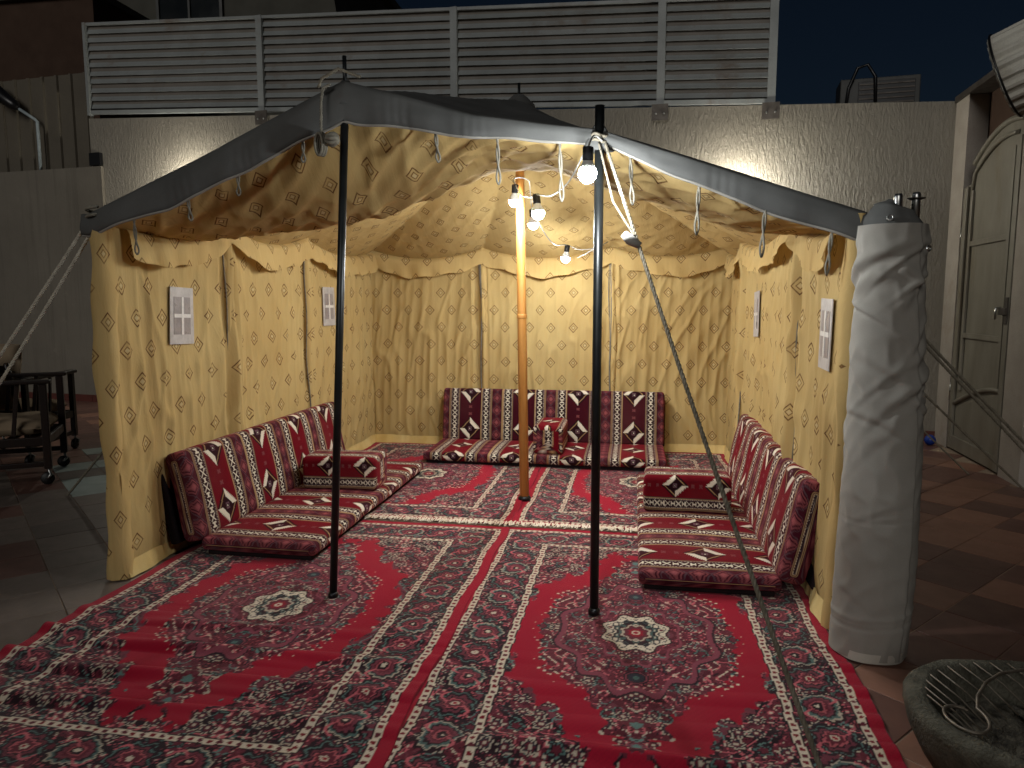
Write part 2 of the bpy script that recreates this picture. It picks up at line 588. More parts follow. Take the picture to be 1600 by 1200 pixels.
cw = wall_block('courtyard_wall', 0.2, 11.36, -0.01, wall_top, 0.0, 0.2, M['wall'])
tag(cw, 'tall textured beige courtyard wall behind the tent', 'wall')
wall_block('skirting', 6.0, 11.33, 0.0, 0.11, 0.012, 0.010, M['skirt'], cw)
lw = wall_block('courtyard_wall', -6.0, 0.41, -0.01, 3.41, 0.05, 0.2, M['wall_low'])
tag(lw, 'lower smooth brown wall beneath the beige corrugated sheet', 'wall')
for k in range(16):
    wall_block('skirting_tile', -6.0 + k * 0.4, -5.605 + k * 0.4, 0.0, 0.105, 0.062, 0.010, M['skirt'], lw)
nb = wall_block('dark_gap_block', 0.22, 0.405, 3.425, 3.60, 0.06, 0.055, M['black_plastic'])  # black block added in place of a dark hole between the walls
tag(nb, 'dark block standing in for the hole where the two walls meet', 'box')

# corrugated sheet on the lower wall
S0, S1 = -4.4, 0.185
prof = []
s = S0
while s < S1 - 0.02:
    prof += [(s, 0.0), (s + 0.015, 0.028), (s + 0.05, 0.028), (s + 0.065, 0.0)]
    s += 0.262
prof.append((S1, 0.0))
mb = MB()
vs = [wp(a, b - 0.10, 3.36) for a, b in prof] + [wp(a, b - 0.10, 4.76) for a, b in prof]
n = len(prof)
mb.add(vs, [(i, i + 1, n + i + 1, n + i) for i in range(n - 1)])
o = mb.build('corrugated_sheet', M['sheet'])
o.modifiers.new('Solidify', 'SOLIDIFY').thickness = 0.004
tag(o, 'upright beige corrugated metal sheet on the lower wall', 'metal sheet')

# louvred fence panels on the tall wall
POSTS = [0.25, 3.08, 5.78, 8.25, 9.43]
def f_top(s): return 5.397 - 0.0685 * s
def f_bot(s): return 4.155 - 0.0563 * s
fence = empty('louvre_fence', wp(0, 0, 0))
FW = Matrix.Translation(-Vector(wp(0, 0, 0)))
tag(fence, 'grey metal louvre fence standing on top of the courtyard wall', 'fence')


def fpiece(name, p, mat, bevel=0.0, parent=None):
    o = MB().hexa([Vector(q) for q in p]).build(name, mat, fence if parent is None else parent, bevel)
    o.matrix_parent_inverse = FW
    return o


def srail(name, s0, s1, za0, za1, zb0, zb1, n0, n1, mat, tilt=0.0):
    """bar from s0 to s1; za = bottom heights at both ends, zb = top heights"""
    return fpiece(name, [wp(s0, n1 + tilt, za0), wp(s1, n1 + tilt, za1), wp(s1, n0 + tilt, za1), wp(s0, n0 + tilt, za0),
                         wp(s0, n1 - tilt, zb0), wp(s1, n1 - tilt, zb1), wp(s1, n0 - tilt, zb1), wp(s0, n0 - tilt, zb0)], mat)


for k, s in enumerate(POSTS):
    w = 0.045 if k in (0,) else 0.085
    a, b = s - w / 2, s + w / 2
    zb = f_bot(s) - (0.02 if k == 0 else 0.0)
    srail('post', a, b, zb, zb, f_top(s), f_top(s), -0.03, 0.045, M['slat'])
    if k in (1, 3, 4):
        br = srail('bracket', s - 0.09, s + 0.09, f_bot(s) - 0.17, f_bot(s) - 0.17, f_bot(s) + 0.005, f_bot(s) + 0.005, 0.048, 0.06, M['bracket'])
        br.data.transform(Matrix.Identity(4))
        for q in (-0.045, 0.045):
            mtx = Matrix(((WD.x, WN.x, 0), (WD.y, WN.y, 0), (0, 0, 1))) @ Matrix.Rotation(-math.pi / 2, 3, 'X')
            bo = MB().lathe([(0.012, 0.0), (0.012, 0.008), (0.006, 0.012), (0.0, 0.012)], 8, wp(s + q, 0.06, f_bot(s) - 0.10), m=mtx).build('bolt', M['steel'], br)
for k in range(4):
    a, b = POSTS[k] + (0.0225 if k == 0 else 0.0425), POSTS[k + 1] - 0.0425
    srail('backing_sheet', a, b, f_bot(a) + 0.02, f_bot(b) + 0.02, f_top(a) - 0.02, f_top(b) - 0.02, -0.020, -0.014, M['slat_back'])
    srail('top_rail', a, b, f_top(a) - 0.035, f_top(b) - 0.035, f_top(a), f_top(b), -0.02, 0.03, M['slat'])
    srail('bottom_rail', a, b, f_bot(a), f_bot(b), f_bot(a) + 0.05, f_bot(b) + 0.05, -0.02, 0.03, M['slat'])
    N = 10
    for i in range(N):
        t0, t1 = (i + 0.10) / N, (i + 0.66) / N
        def zz(s, t): return f_bot(s) + 0.06 + (f_top(s) - f_bot(s) - 0.10) * t
        e0, e1 = random.gauss(0, 0.0035), random.gauss(0, 0.0035)
        srail('slat', a, b, zz(a, t0) + e0, zz(b, t0) + e1, zz(a, t1) + e0, zz(b, t1) + e1, -0.004, 0.004, M['slat'], tilt=0.012 + random.gauss(0, 0.0025))

# wall lamps behind the tent whose glow shows on the render
for s, z, lab in ((1.95, 3.04, 'small bulkhead lamp on the courtyard wall beside the lower wall'), (9.10, 2.72, 'small bulkhead lamp on the courtyard wall towards the gate')):
    t = tag(empty('wall_lamp', wp(s, 0, z)), lab, 'lamp', 'lamps on the courtyard wall behind the tent')
    mtx = Matrix(((WD.x, WN.x, 0), (WD.y, WN.y, 0), (0, 0, 1))) @ Matrix.Rotation(-math.pi / 2, 3, 'X')
    MB().lathe([(0.06, 0.002), (0.06, 0.02), (0.05, 0.03), (0.0, 0.03)], 16, m=mtx).build('back_plate', M['black_plastic'], t)
    MB().lathe([(0.018, 0.03), (0.018, 0.22)], 10, m=mtx).build('arm', M['black_plastic'], t)
    MB().lathe([(0.03, 0.22), (0.042, 0.235), (0.045, 0.26), (0.036, 0.29), (0.02, 0.305), (0.0, 0.31)], 14, m=mtx).build('globe', M['walllamp'], t)

# lamp on a bent pipe at the lower wall
t = tag(empty('flood_light', wp(-0.72, -0.08, 3.40)), 'black lamp head on a bent pale pipe above the lower wall', 'lamp')
d = lambda s, z, n=0.0: Vector(wp(s, n, z)) - Vector(wp(-0.72, -0.08, 3.40))
MB().tube([d(-0.72, 3.38, 0.02), d(-0.72, 3.9, 0.02), d(-0.72, 4.10, 0.02), d(-0.74, 4.13, 0.03), d(-1.0, 4.31, 0.1)], 0.022, 10).build('pipe', M['pipe'], t)
MB().tube([d(-0.96, 4.285, 0.1), d(-1.03, 4.335, 0.1), d(-1.15, 4.41, 0.1), d(-1.4, 4.58, 0.1), d(-1.55, 4.68, 0.1)], [0.03, 0.075, 0.09, 0.11, 0.08], 14).build('lamp_head', M['black_plastic'], t)
MB().tube([d(-1.22, 4.40, 0.19), d(-1.45, 4.56, 0.2)], [0.05, 0.055], 10).build('lens', M['dark_glass'], t)

# air conditioner behind the wall top
t = tag(empty('air_conditioner', wp(10.55, -0.45, 3.45)), 'air conditioner box with dark grille peeking over the courtyard wall', 'air conditioner')
AX = lambda s, n, z: Vector(wp(s, n, z)) - Vector(wp(10.55, -0.45, 3.45))
def abox(name, s0, s1, n0, n1, z0, z1, mat, bev=0.004, root=None):
    return MB().hexa([AX(s0, n1, z0), AX(s1, n1, z0), AX(s1, n0, z0), AX(s0, n0, z0), AX(s0, n1, z1), AX(s1, n1, z1), AX(s1, n0, z1), AX(s0, n0, z1)]).build(name, mat, t if root is None else root, bev)
abox('casing', 10.16, 10.95, -0.65, -0.30, 3.36, 3.90, M['acwhite'], 0.01)
gr = abox('grille', 10.34, 10.90, -0.299, -0.292, 3.40, 3.86, M['black_plastic'])
for k in range(9):
    abox('louvre', 10.35, 10.89, -0.291, -0.284, 3.42 + k * 0.05, 3.435 + k * 0.05, M['bracket'], 0, gr)
MB().tube([AX(10.2, -0.28, 3.4), AX(10.24, -0.27, 3.8), AX(10.32, -0.27, 4.0), AX(10.42, -0.27, 4.03), AX(10.5, -0.27, 3.9), AX(10.52, -0.27, 3.5)], 0.018, 8).build('hose', M['black_plastic'], t)
for s in (10.22, 10.88):
    abox('mounting_arm', s - 0.02, s + 0.02, -0.66, -0.2, 3.31, 3.36, M['bracket'])

# neighbouring houses
t = tag(empty('house', (-12, 12.4, 0)), 'brown rendered house rising behind the corrugated sheet', 'house')
MB().box((-0.35, 1.5, 3.5), (5.1, 3.0, 7.0)).build('wall', M['house_brown'], t)
MB().box((-0.35, 1.5, 7.06), (5.3, 3.2, 0.12)).build('roof', M['house_grey'], t)
t = tag(empty('house', (-9.0, 16.0, 0)), 'grey neighbouring house with dark window above the louvre fence', 'house')
MB().hexa([(-6, 0, 0), (3.6, 0, 0), (3.6, 5, 0), (-6, 5, 0), (-6, 0, 9.6), (2.1, 0, 9.6), (2.1, 5, 9.6), (-6, 5, 9.6)]).build('wall', M['house_grey'], t)
w = MB().box((-1.15, -0.01, 7.6), (1.5, 0.06, 1.7)).build('window', M['dark_glass'], t)
for sx, sz, cx, cz in ((1.62, 0.07, -1.15, 6.72), (1.62, 0.07, -1.15, 8.48), (0.07, 1.7, -1.94, 7.6), (0.07, 1.7, -0.36, 7.6), (0.05, 1.7, -1.15, 7.6)):
    MB().box((cx, -0.05, cz), (sx, 0.05, sz)).build('window_frame', M['acwhite'], w)
MB().hexa([(-6.2, -0.3, 9.62), (2.3, -0.3, 9.62), (2.3, 5.2, 9.62), (-6.2, 5.2, 9.62), (-6.2, -0.3, 9.8), (2.3, -0.3, 9.8), (2.3, 5.2, 9.8), (-6.2, 5.2, 9.8)]).build('roof', M['house_grey'], t)

# ------------------------------------------------------------------ gate on the side
D0, D1 = Vector((3.22, 7.94)), Vector((3.15, 6.73))
DD = (D1 - D0).normalized()
DN = Vector((-abs(DD.y), DD.x if DD.y < 0 else -DD.x)).normalized()
if DN.x > 0: DN = -DN


def dp(s, n, z):
    p = D0 + DD * s + DN * n
    return Vector((p.x, p.y, z))


def dbox(name, s0, s1, n0, n1, z0, z1, mat, parent, bev=0.0, dz=0.0):
    b = Vector(parent.get('_o', (0, 0, 0))) if parent is not None else Vector()
    p = [dp(s0, n1, z0), dp(s1, n1, z0 + dz), dp(s1, n0, z0 + dz), dp(s0, n0, z0), dp(s0, n1, z1), dp(s1, n1, z1 + dz), dp(s1, n0, z1 + dz), dp(s0, n0, z1)]
    return MB().hexa(p).build(name, mat, parent, bev)


sw = tag(empty('gate_surround'), 'white plastered gate surround at the end of the courtyard wall', 'wall')
dbox('pillar', -0.36, -0.02, -0.28, 0.03, 0.0, 3.50, M['reveal'], sw)
dbox('pillar', 1.23, 1.62, -0.28, 0.03, 0.0, 3.50, M['reveal'], sw)
dbox('lintel', -0.02, 1.23, -0.28, -0.16, 2.95, 3.50, M['house_brown'], sw)
dbox('side_wall', 1.62, 6.0, -0.28, -0.02, 0.0, 3.50, M['house_brown'], sw)
dbox('coping', -0.36, 1.62, -0.30, 0.05, 3.502, 3.56, M['bracket'], sw)
gate = tag(empty('metal_gate'), 'olive grey metal gate with arched panels beside the courtyard wall', 'gate')


def arch(s): return 2.62 + 0.42 * math.sin(math.pi * min(max((s + 0.05) / 1.9, 0), 1)) ** 0.8 if s > 0.16 else 2.62
# leaf sheet with an arched head
ss = np.linspace(0.0, 1.2, 25)
vs = [dp(s, 0.0, 0.02) for s in ss] + [dp(s, 0.0, arch(s)) for s in ss] + [dp(s, -0.035, 0.02) for s in ss] + [dp(s, -0.035, arch(s)) for s in ss]
k = len(ss)
fs = []
for i in range(k - 1):
    fs += [(i, i + 1, k + i + 1, k + i), (2 * k + i + 1, 2 * k + i, 3 * k + i, 3 * k + i + 1), (k + i, k + i + 1, 3 * k + i + 1, 3 * k + i), (i + 1, i, 2 * k + i, 2 * k + i + 1)]
fs += [(0, k, 3 * k, 2 * k), (k - 1, 3 * k - 1, 4 * k - 1, 2 * k - 1)]
MB().add(vs, fs).build('leaf', M['gate'], gate)
dbox('stile', 0.0, 0.09, 0.002, 0.028, 0.02, 2.60, M['gate'], gate, 0.004)
dbox('stile', 0.16, 0.215, 0.002, 0.024, 0.62, 2.55, M['gate'], gate, 0.004)
dbox('stile', 1.02, 1.08, 0.002, 0.024, 0.74, 2.80, M['gate'], gate, 0.004)
dbox('stile', 1.115, 1.2, 0.002, 0.03, 0.02, 2.86, M['gate'], gate, 0.004)
dbox('rail', 0.215, 1.02, 0.002, 0.022, 2.02, 2.07, M['gate'], gate, 0.004)
dbox('rail', 0.215, 1.02, 0.002, 0.022, 1.14, 1.19, M['gate'], gate, 0.004)
dbox('rail', 0.09, 1.115, 0.002, 0.024, 0.02, 0.15, M['gate'], gate, 0.004)
MB().tube([dp(s, 0.012, 0.48 + 0.24 * math.sin(math.pi * (s - 0.09) / 2.05)) for s in np.linspace(0.09, 1.115, 14)], 0.022, 8).build('arched_rail', M['gate'], gate)
MB().tube([dp(s, 0.012, arch(s) - 0.12) for s in np.linspace(0.16, 1.08, 18)], 0.02, 8).build('arched_rail', M['gate'], gate)
MB().tube([dp(s, 0.0, arch(s)) for s in np.linspace(0.17, 1.19, 20)], 0.028, 8).build('arched_head', M['gate'], gate)
for z in (2.05, 0.5):
    MB().tube([dp(-0.012, 0.02, z), dp(-0.012, 0.02, z + 0.17)], 0.014, 8).build('hinge', M['steel'], gate)
la = dbox('latch', 1.06, 1.2, 0.032, 0.062, 1.38, 1.44, M['bracket'], gate, 0.004)
dbox('lock_plate', 1.125, 1.19, 0.0305, 0.04, 1.30, 1.53, M['bracket'], gate, 0.003)
MB().tube([dp(1.09, 0.05, 1.44), dp(1.09, 0.09, 1.44), dp(1.09, 0.09, 1.34)], 0.009, 8).build('handle', M['steel'], la)

for e_, loc in ((sw, dp(-0.2, 0, 0)), (gate, dp(0.6, 0, 0))):     # put both empties at the foot of their thing
    e_.location = loc
    for c_ in e_.children: c_.matrix_parent_inverse = Matrix.Translation(-loc)

# ribbed awning above the gate
t = tag(empty('ribbed_awning', (2.42, 5.50, 2.99)), 'white ribbed metal barrel awning above the gate', 'awning')
NR = 44
axis = Vector((0.72, -0.52, 0.30)).normalized()
e1 = axis.orthogonal().normalized(); e2 = axis.cross(e1)
vs, fs = [], []
for j, q in enumerate((-0.02, 0.0, 1.3)):
    for i in range(NR * 2):
        a = math.pi * i / NR
        r = 0.27 + (0.012 if (i % 4) < 2 else -0.006)
        if j == 0: r *= 0.96
        vs.append(axis * q + (e1 * math.cos(a) + e2 * math.sin(a)) * r)
for j in range(2):
    for i in range(NR * 2):
        k = (i + 1) % (NR * 2)
        fs.append((j * NR * 2 + i, j * NR * 2 + k, (j + 1) * NR * 2 + k, (j + 1) * NR * 2 + i))
fs.append(tuple(reversed(range(NR * 2))))
MB().add(vs, fs).build('ribbed_barrel', M['awning'], t)
MB().tube([(e1 * math.cos(a) + e2 * math.sin(a)) * 0.287 for a in np.linspace(0, 2 * math.pi, 40)[:-1]], 0.008, 6, closed=True).build('rim', M['black_plastic'], t)
MB().tube([axis * 0.7 + Vector((0, 0, -0.1)), axis * 0.7 + Vector((0.5, 0.55, -0.35))], 0.025, 8).build('support_arm', M['bracket'], t)

# blue ball by the wall foot
t = MB()
t.lathe([(0.001, -0.055)] + [(0.055 * math.sin(a), -0.055 * math.cos(a)) for a in np.linspace(0.15, 2.99, 13)] + [(0.001, 0.055)], 16)
for k in range(2):
    t.tube([Matrix.Rotation(k * math.pi / 2, 3, 'X') @ Vector((0.0552 * math.cos(a), 0.0552 * math.sin(a), 0)) for a in np.linspace(0, 2 * math.pi, 25)[:-1]], 0.0015, 4, closed=True)
o = t.build('ball', M['ball'])
o.location = (3.08, 8.06, 0.055)
tag(o, 'small blue ball on the tiles at the wall foot', 'ball')

# ------------------------------------------------------------------ the tent
X0, X1, Y0, Y1 = -2.72, 0.95, 3.37, 7.27
PEAK = (-0.83, 5.26, 2.92)
FX = [X0 - 0.02, -2.0, -1.36, -0.74, -0.17, 0.40, X1 + 0.02]
FZ = [1.915, 2.22, 2.50, 2.325, 2.235, 2.045, 1.85]
SEAM_L = [4.47, 5.66]          # Y of the wall poles on the sides
SEAM_R = [4.22, 6.32]
SEAM_B = [-1.52, -0.22]        # X of the wall poles at the back


def front_z(x): return np.interp(x, FX, FZ)


def scallop(p, posts, hi, lo):
    """eave height along a side: high at the wall poles, hanging between them"""
    p = np.asarray(p, float)
    out = np.full_like(p, hi)
    for a, b in zip(posts[:-1], posts[1:]):
        t = np.clip((p - a) / (b - a), 0, 1)
        m = (p >= a) & (p <= b)
        out = np.where(m, hi - (hi - lo) * 4 * t * (1 - t), out)
    return out


def eave_left(y): return scallop(y, [Y0, *SEAM_L, Y1], 2.02, 1.93) - 0.10 * np.clip((4.2 - y) / 0.8, 0, 1)
def eave_right(y): return scallop(y, [Y0, *SEAM_R, Y1], 1.99, 1.90) - 0.13 * np.clip((4.4 - y) / 1.0, 0, 1)
def eave_back(x): return scallop(x, [X0, *SEAM_B, X1], 2.04, 1.94)


def roof_z(x, y, power=0.86):
    """tent roof: straight pulls from the centre pole to every point of the edge"""
    dx, dy = x - PEAK[0], y - PEAK[1]
    dx = np.where(np.abs(dx) < 1e-6, 1e-6, dx); dy = np.where(np.abs(dy) < 1e-6, 1e-6, dy)
    tx = np.where(dx > 0, (X1 - PEAK[0]) / dx, (X0 - PEAK[0]) / dx)
    ty = np.where(dy > 0, (Y1 - PEAK[1]) / dy, (Y0 - PEAK[1]) / dy)
    tb = np.minimum(tx, ty)
    bx, by = PEAK[0] + dx * tb, PEAK[1] + dy * tb
    zb = np.where(tx < ty, np.where(dx > 0, eave_right(by), eave_left(by)), np.where(dy > 0, eave_back(bx), front_z(bx)))
    t = np.clip(1 / tb, 0, 1)
    return PEAK[2] + (zb - PEAK[2]) * t ** power


tent = tag(empty('tent', ((X0 + X1) / 2, Y0, 0)), 'canvas tent with yellow diamond print lining, open at the front', 'tent')
TI = Matrix.Translation(-Vector(((X0 + X1) / 2, Y0, 0)))


def tpart(name, me, mat, parent=None):
    o = link(name, me, mat, tent if parent is None else parent)
    if parent is None: o.matrix_parent_inverse = TI      # parts are written in world coordinates
    return o


def wall_sheet(L, z_top, seams, seed, L0=0.0, wins=()):
    """folded hanging cloth in (u, inward offset, z)"""
    nu, nv = int(L / 0.0125) + 1, 120
    u = np.linspace(0, L, nu)
    v = np.linspace(0, 1, nv)
    U, Vv = np.meshgrid(u, v)
    Z = Vv * z_top(U)
    hang = 0.35 + 0.65 * np.sin(np.pi * np.clip(Vv, 0.0, 1.0)) ** 0.7
    f = waves(U, Z, (5, 14), (0, 1.6), 7, seed) * 0.013
    g = waves(U, Z, (18, 42), (0, 4.0), 9, seed + 1)
    f += 0.015 * (1 - np.abs(np.tanh(g * 0.9))) ** 1.8
    g2 = waves(U + 0.25 * np.sin(1.7 * Z + seed), Z, (8, 26), (3.0, 9.0), 8, seed + 2)
    f += 0.016 * np.exp(-(g2 * 2.8) ** 2)
    off = f * hang
    for s in seams:
        s2 = s + 0.012 * np.sin(2.1 * Z + s * 5)
        off += 0.032 * np.exp(-((U - s2) / 0.022) ** 2) + 0.020 * np.exp(-((U - s2 - 0.075) / 0.013) ** 2) - 0.016 * np.exp(-((U - s2 + 0.05) / 0.02) ** 2)
        off += 0.040 * sstep(0.0, 0.012, U - s2) * np.exp(-np.maximum(0, U - s2) / 0.10) + 0.022 * sstep(-0.012, 0.0, s2 - 0.10 - U) * np.exp(-np.maximum(0, s2 - 0.10 - U) / 0.08)
    for (wu, wz) in wins:      # the sewn-in window sheets keep the cloth flat around them
        off *= 1 - 0.92 * (1 - sstep(0.13, 0.26, np.abs(U - wu))) * (1 - sstep(0.18, 0.34, np.abs(Z - wz)))
    side = waves(U, Z, (6, 20), (0.5, 4), 6, seed + 3) * 0.010
    for s in seams:      # cloth drawn together at the wall poles
        side += 0.012 * np.tanh((U - s) / 0.05) * np.exp(-((U - s) / 0.16) ** 2)
    off += 0.004 * (1 - Vv)
    uv = np.stack([(U + L0 + side).ravel(), Z.ravel()], 1)
    return U, off, Z, uv, grid_quads(nu, nv)


def add_wall(side, seed):
    if side == 'left':
        L, seams = Y1 - Y0, [y - Y0 for y in SEAM_L]
        U, off, Z, uv, q = wall_sheet(L, lambda u: eave_left(u + Y0) - 0.01, seams, seed, 0.0, [(3.99 - Y0, 1.41), (6.14 - Y0, 1.45)])
        P = np.stack([X0 + off + 0.02, Y0 + U, Z + 0.015], -1)
    elif side == 'right':
        L, seams = Y1 - Y0, [y - Y0 for y in SEAM_R]
        U, off, Z, uv, q = wall_sheet(L, lambda u: eave_right(u + Y0) - 0.01, seams, seed, 7.7, [(3.70 - Y0, 1.34), (5.72 - Y0, 1.40)])
        P = np.stack([X1 - off - 0.02, Y0 + U, Z + 0.015], -1)
    else:
        L, seams = X1 - X0, [x - X0 for x in SEAM_B]
        U, off, Z, uv, q = wall_sheet(L, lambda u: eave_back(u + X0) - 0.01, seams, seed, 3.9)
        P = np.stack([X0 + U, Y1 - off - 0.02, Z + 0.015], -1)
    me = np_mesh('wall_lining', P.reshape(-1, 3), q, uv)
    o = tpart('wall_lining', me, M['print'])
    return P


PL = add_wall('left', 21)
PR = add_wall('right', 44)
PB = add_wall('back', 63)

# outer canvas walls, a little outside the lining
for name, a, b, zf in (('left', (X0 - 0.03, Y0), (X0 - 0.03, Y1 + 0.03), eave_left), ('right', (X1 + 0.03, Y0), (X1 + 0.03, Y1 + 0.03), eave_right), ('back', (X0 - 0.03, Y1 + 0.03), (X1 + 0.03, Y1 + 0.03), eave_back)):
    n = 60
    vs = []
    for i in range(n):
        t = i / (n - 1)
        x, y = a[0] + (b[0] - a[0]) * t, a[1] + (b[1] - a[1]) * t
        w = 0.012 * math.sin(t * 37) + 0.008 * math.sin(t * 61 + 1)
        ox = w if name != 'back' else 0
        oy = w if name == 'back' else 0
        z = float(zf(np.array(y if name != 'back' else x)))
        vs += [(x + ox, y + oy, 0.0), (x + ox, y + oy, z)]
    tpart('outer_wall', MB().add(vs, [(2 * i, 2 * i + 2, 2 * i + 3, 2 * i + 1) for i in range(n - 1)], True).mesh('outer_wall'), M['canvas'])

# front bindings of the two side walls, folded round the corner poles
for x, sgn in ((X0, 1), (X1, -1)):
    vs, nz = [], 40
    for j in range(nz):
        z = 1.86 * j / (nz - 1) + 0.01
        for i, (a, b) in enumerate(((0.035, 0.05), (0.055, 0.0), (0.045, -0.035), (0.0, -0.055), (-0.04, -0.035), (-0.05, 0.03))):
            w = 0.010 * math.sin(5 * z + i * 1.3) + 0.005 * math.sin(17 * z + i)
            vs.append((x + sgn * (a + w), Y0 + 0.01 + b + w * 0.5, z))
    me = np_mesh('corner_fold', vs, grid_quads(6, nz), uv=[(v[0] * 1.0 + v[1], v[2]) for v in vs])
    tpart('corner_fold', me, M['print'])

# pale ground hem at the foot of the lining
for nm, P, ax in (('left', PL, 0), ('right', PR, 0), ('back', PB, 1)):
    row = P[0]
    sg = {'left': (1, 0), 'right': (-1, 0), 'back': (0, -1)}[nm]
    vs = []
    for i, p in enumerate(row):
        w = 0.5 + 0.5 * math.sin(i * 0.11) * math.sin(i * 0.043 + 1)
        vs.append((p[0] + sg[0] * 0.012, p[1] + sg[1] * 0.012, 0.085 + 0.012 * w))
    for i, p in enumerate(row):
        w = math.sin(i * 0.16) * 0.010
        vs.append((p[0] + sg[0] * (0.035 + w), p[1] + sg[1] * (0.035 + w), 0.013))
    n = len(row)
    me = np_mesh('ground_hem', vs, grid_quads(n, 2))
    tpart('ground_hem', me, M['hem'])

# roof
nu, nv = 150, 150
xs, ys = np.linspace(X0 - 0.03, X1 + 0.03, nu), np.linspace(Y0 - 0.02, Y1 + 0.03, nv)
GX, GY = np.meshgrid(xs, ys)
GZ = roof_z(np.clip(GX, X0, X1), np.clip(GY, Y0, Y1)) + 0.012 + 0.006 * waves(GX, GY, (4, 12), (2, 12), 8, 5)
tpart('outer_roof', np_mesh('outer_roof', np.stack([GX, GY, GZ], -1).reshape(-1, 3), grid_quads(nu, nv)), M['canvas'])

# lining under the roof: hangs baggily behind the front edge, then climbs to the centre pole
nu, nv = 260, 280
xs, ys = np.linspace(X0 + 0.015, X1 - 0.015, nu), np.linspace(Y0 + 0.004, Y1 - 0.015, nv)
GX, GY = np.meshgrid(xs, ys)
base = roof_z(GX, GY) - 0.03
FS = 3.92
sagx = [-2.72, -2.4, -1.9, -1.36, -1.0, -0.75, -0.45, 0.0, 0.5, 0.95]
sagz = [1.86, 1.87, 1.91, 2.00, 2.12, 2.22, 2.205, 2.05, 1.89, 1.83]
zs = np.interp(GX, sagx, sagz)
zf = front_z(GX) - 0.035
t1 = np.clip((GY - Y0) / (FS - Y0), 0, 1)
bag = zf + (zs - zf) * (1 - (1 - t1) ** 1.8)
t2 = sstep(FS - 0.05, FS + 1.15, GY)
mid = zs + (base - zs) * t2
z = np.where(GY < FS, bag, np.minimum(mid, base))
edge = np.minimum(np.minimum(GX - X0, X1 - GX), Y1 - GY)
soft = sstep(0.0, 0.25, edge)
w1 = waves(GX + 0.6 * GY, GY, (9, 24), (2, 10), 9, 90)
w2 = waves(GX, GY, (4, 16), (10, 32), 10, 91)
near = 1 - sstep(FS - 0.1, FS + 0.5, GY)
wr = -0.013 * np.exp(-(w1 * 2.0) ** 2) - 0.008 * np.exp(-(w2 * 2.2) ** 2) + 0.008 * waves(GX, GY, (3, 9), (2, 8), 6, 92)
diag = waves(GX * 0.8 + GY * 1.2, GX, (14, 26), (0, 6), 6, 93)
pole_d = np.hypot(GX + 1.36, (GY - Y0) * 1.0)
wr += -0.035 * np.exp(-(diag * 1.6) ** 2) * near * np.exp(-(pole_d / 0.75) ** 2)
ridge = np.hypot(GX - PEAK[0], GY - PEAK[1])
z = z + wr * (0.25 + 0.75 * soft) * (0.55 + 0.7 * near) * sstep(0.0, 0.06, GY - Y0)
z = np.minimum(z, roof_z(GX, GY) - 0.012)
arc = np.cumsum(np.hypot(np.gradient(GY, axis=0), np.gradient(base * t2 + np.where(GY < FS, bag, zs) * (1 - t2), axis=0)), axis=0)
uv = np.stack([GX * 1.04, arc], -1).reshape(-1, 2)
tpart('roof_lining', np_mesh('roof_lining', np.stack([GX, GY, z], -1).reshape(-1, 3), grid_quads(nu, nv), uv), M['print'])

# scalloped valances along the three inner sides
def valance(path_fn, length, posts, seed, depth_fn, ustart):
    nu, nv = int(length / 0.015), 10
    u = np.linspace(0, length, nu)
    V = np.linspace(0, 1, nv)
    U, VV = np.meshgrid(u, V)
    top = path_fn(U)                      # (x, y, z, inx, iny)
    dep = depth_fn(U) + 0.012 * np.sin(U * 9 + seed) + 0.008 * np.sin(U * 23 + seed)
    flare = 0.055 * sstep(0, 0.15, VV) + 0.04 * VV * (0.6 + 0.5 * np.sin(U * 5.3 + seed)) + 0.014 * waves(U, VV, (12, 40), (0, 3), 6, seed) * VV
    x = top[0] + top[3] * flare
    y = top[1] + top[4] * flare
    z = top[2] - 0.005 - VV * dep
    uv = np.stack([U + ustart, 1.95 - VV * dep], -1).reshape(-1, 2)
    me = np_mesh('valance', np.stack([x, y, z], -1).reshape(-1, 3), grid_quads(nu, nv), uv)
    return tpart('valance', me, M['print'])


def dep_posts(posts, lo, hi):
    def f(u):
        out = np.full_like(u, lo)
        for a, b in zip(posts[:-1], posts[1:]):
            t = np.clip((u - a) / (b - a), 0, 1)
            out = np.where((u >= a) & (u <= b), lo + (hi - lo) * (4 * t * (1 - t)) ** 0.8, out)
        return out
    return f


one = np.ones_like
valance(lambda U: (X0 * one(U) + 0.03, Y0 + 0.12 + U, eave_left(Y0 + 0.12 + U), one(U), 0 * U), Y1 - Y0 - 0.16, None, 1.0, dep_posts([0, SEAM_L[0] - Y0 - .12, SEAM_L[1] - Y0 - .12, Y1 - Y0 - .16], 0.15, 0.20), 0.4)
valance(lambda U: (X1 * one(U) - 0.03, Y0 + 0.06 + U, eave_right(Y0 + 0.06 + U), -one(U), 0 * U), Y1 - Y0 - 0.1, None, 2.6, dep_posts([0, SEAM_R[0] - Y0 - .06, SEAM_R[1] - Y0 - .06, Y1 - Y0 - .1], 0.13, 0.18), 5.1)
valance(lambda U: (X0 + 0.04 + U, Y1 * one(U) - 0.03, eave_back(X0 + 0.04 + U), 0 * U, -one(U)), X1 - X0 - 0.08, None, 4.4, dep_posts([0, SEAM_B[0] - X0 - .04, SEAM_B[1] - X0 - .04, X1 - X0 - .08], 0.16, 0.20), 9.3)

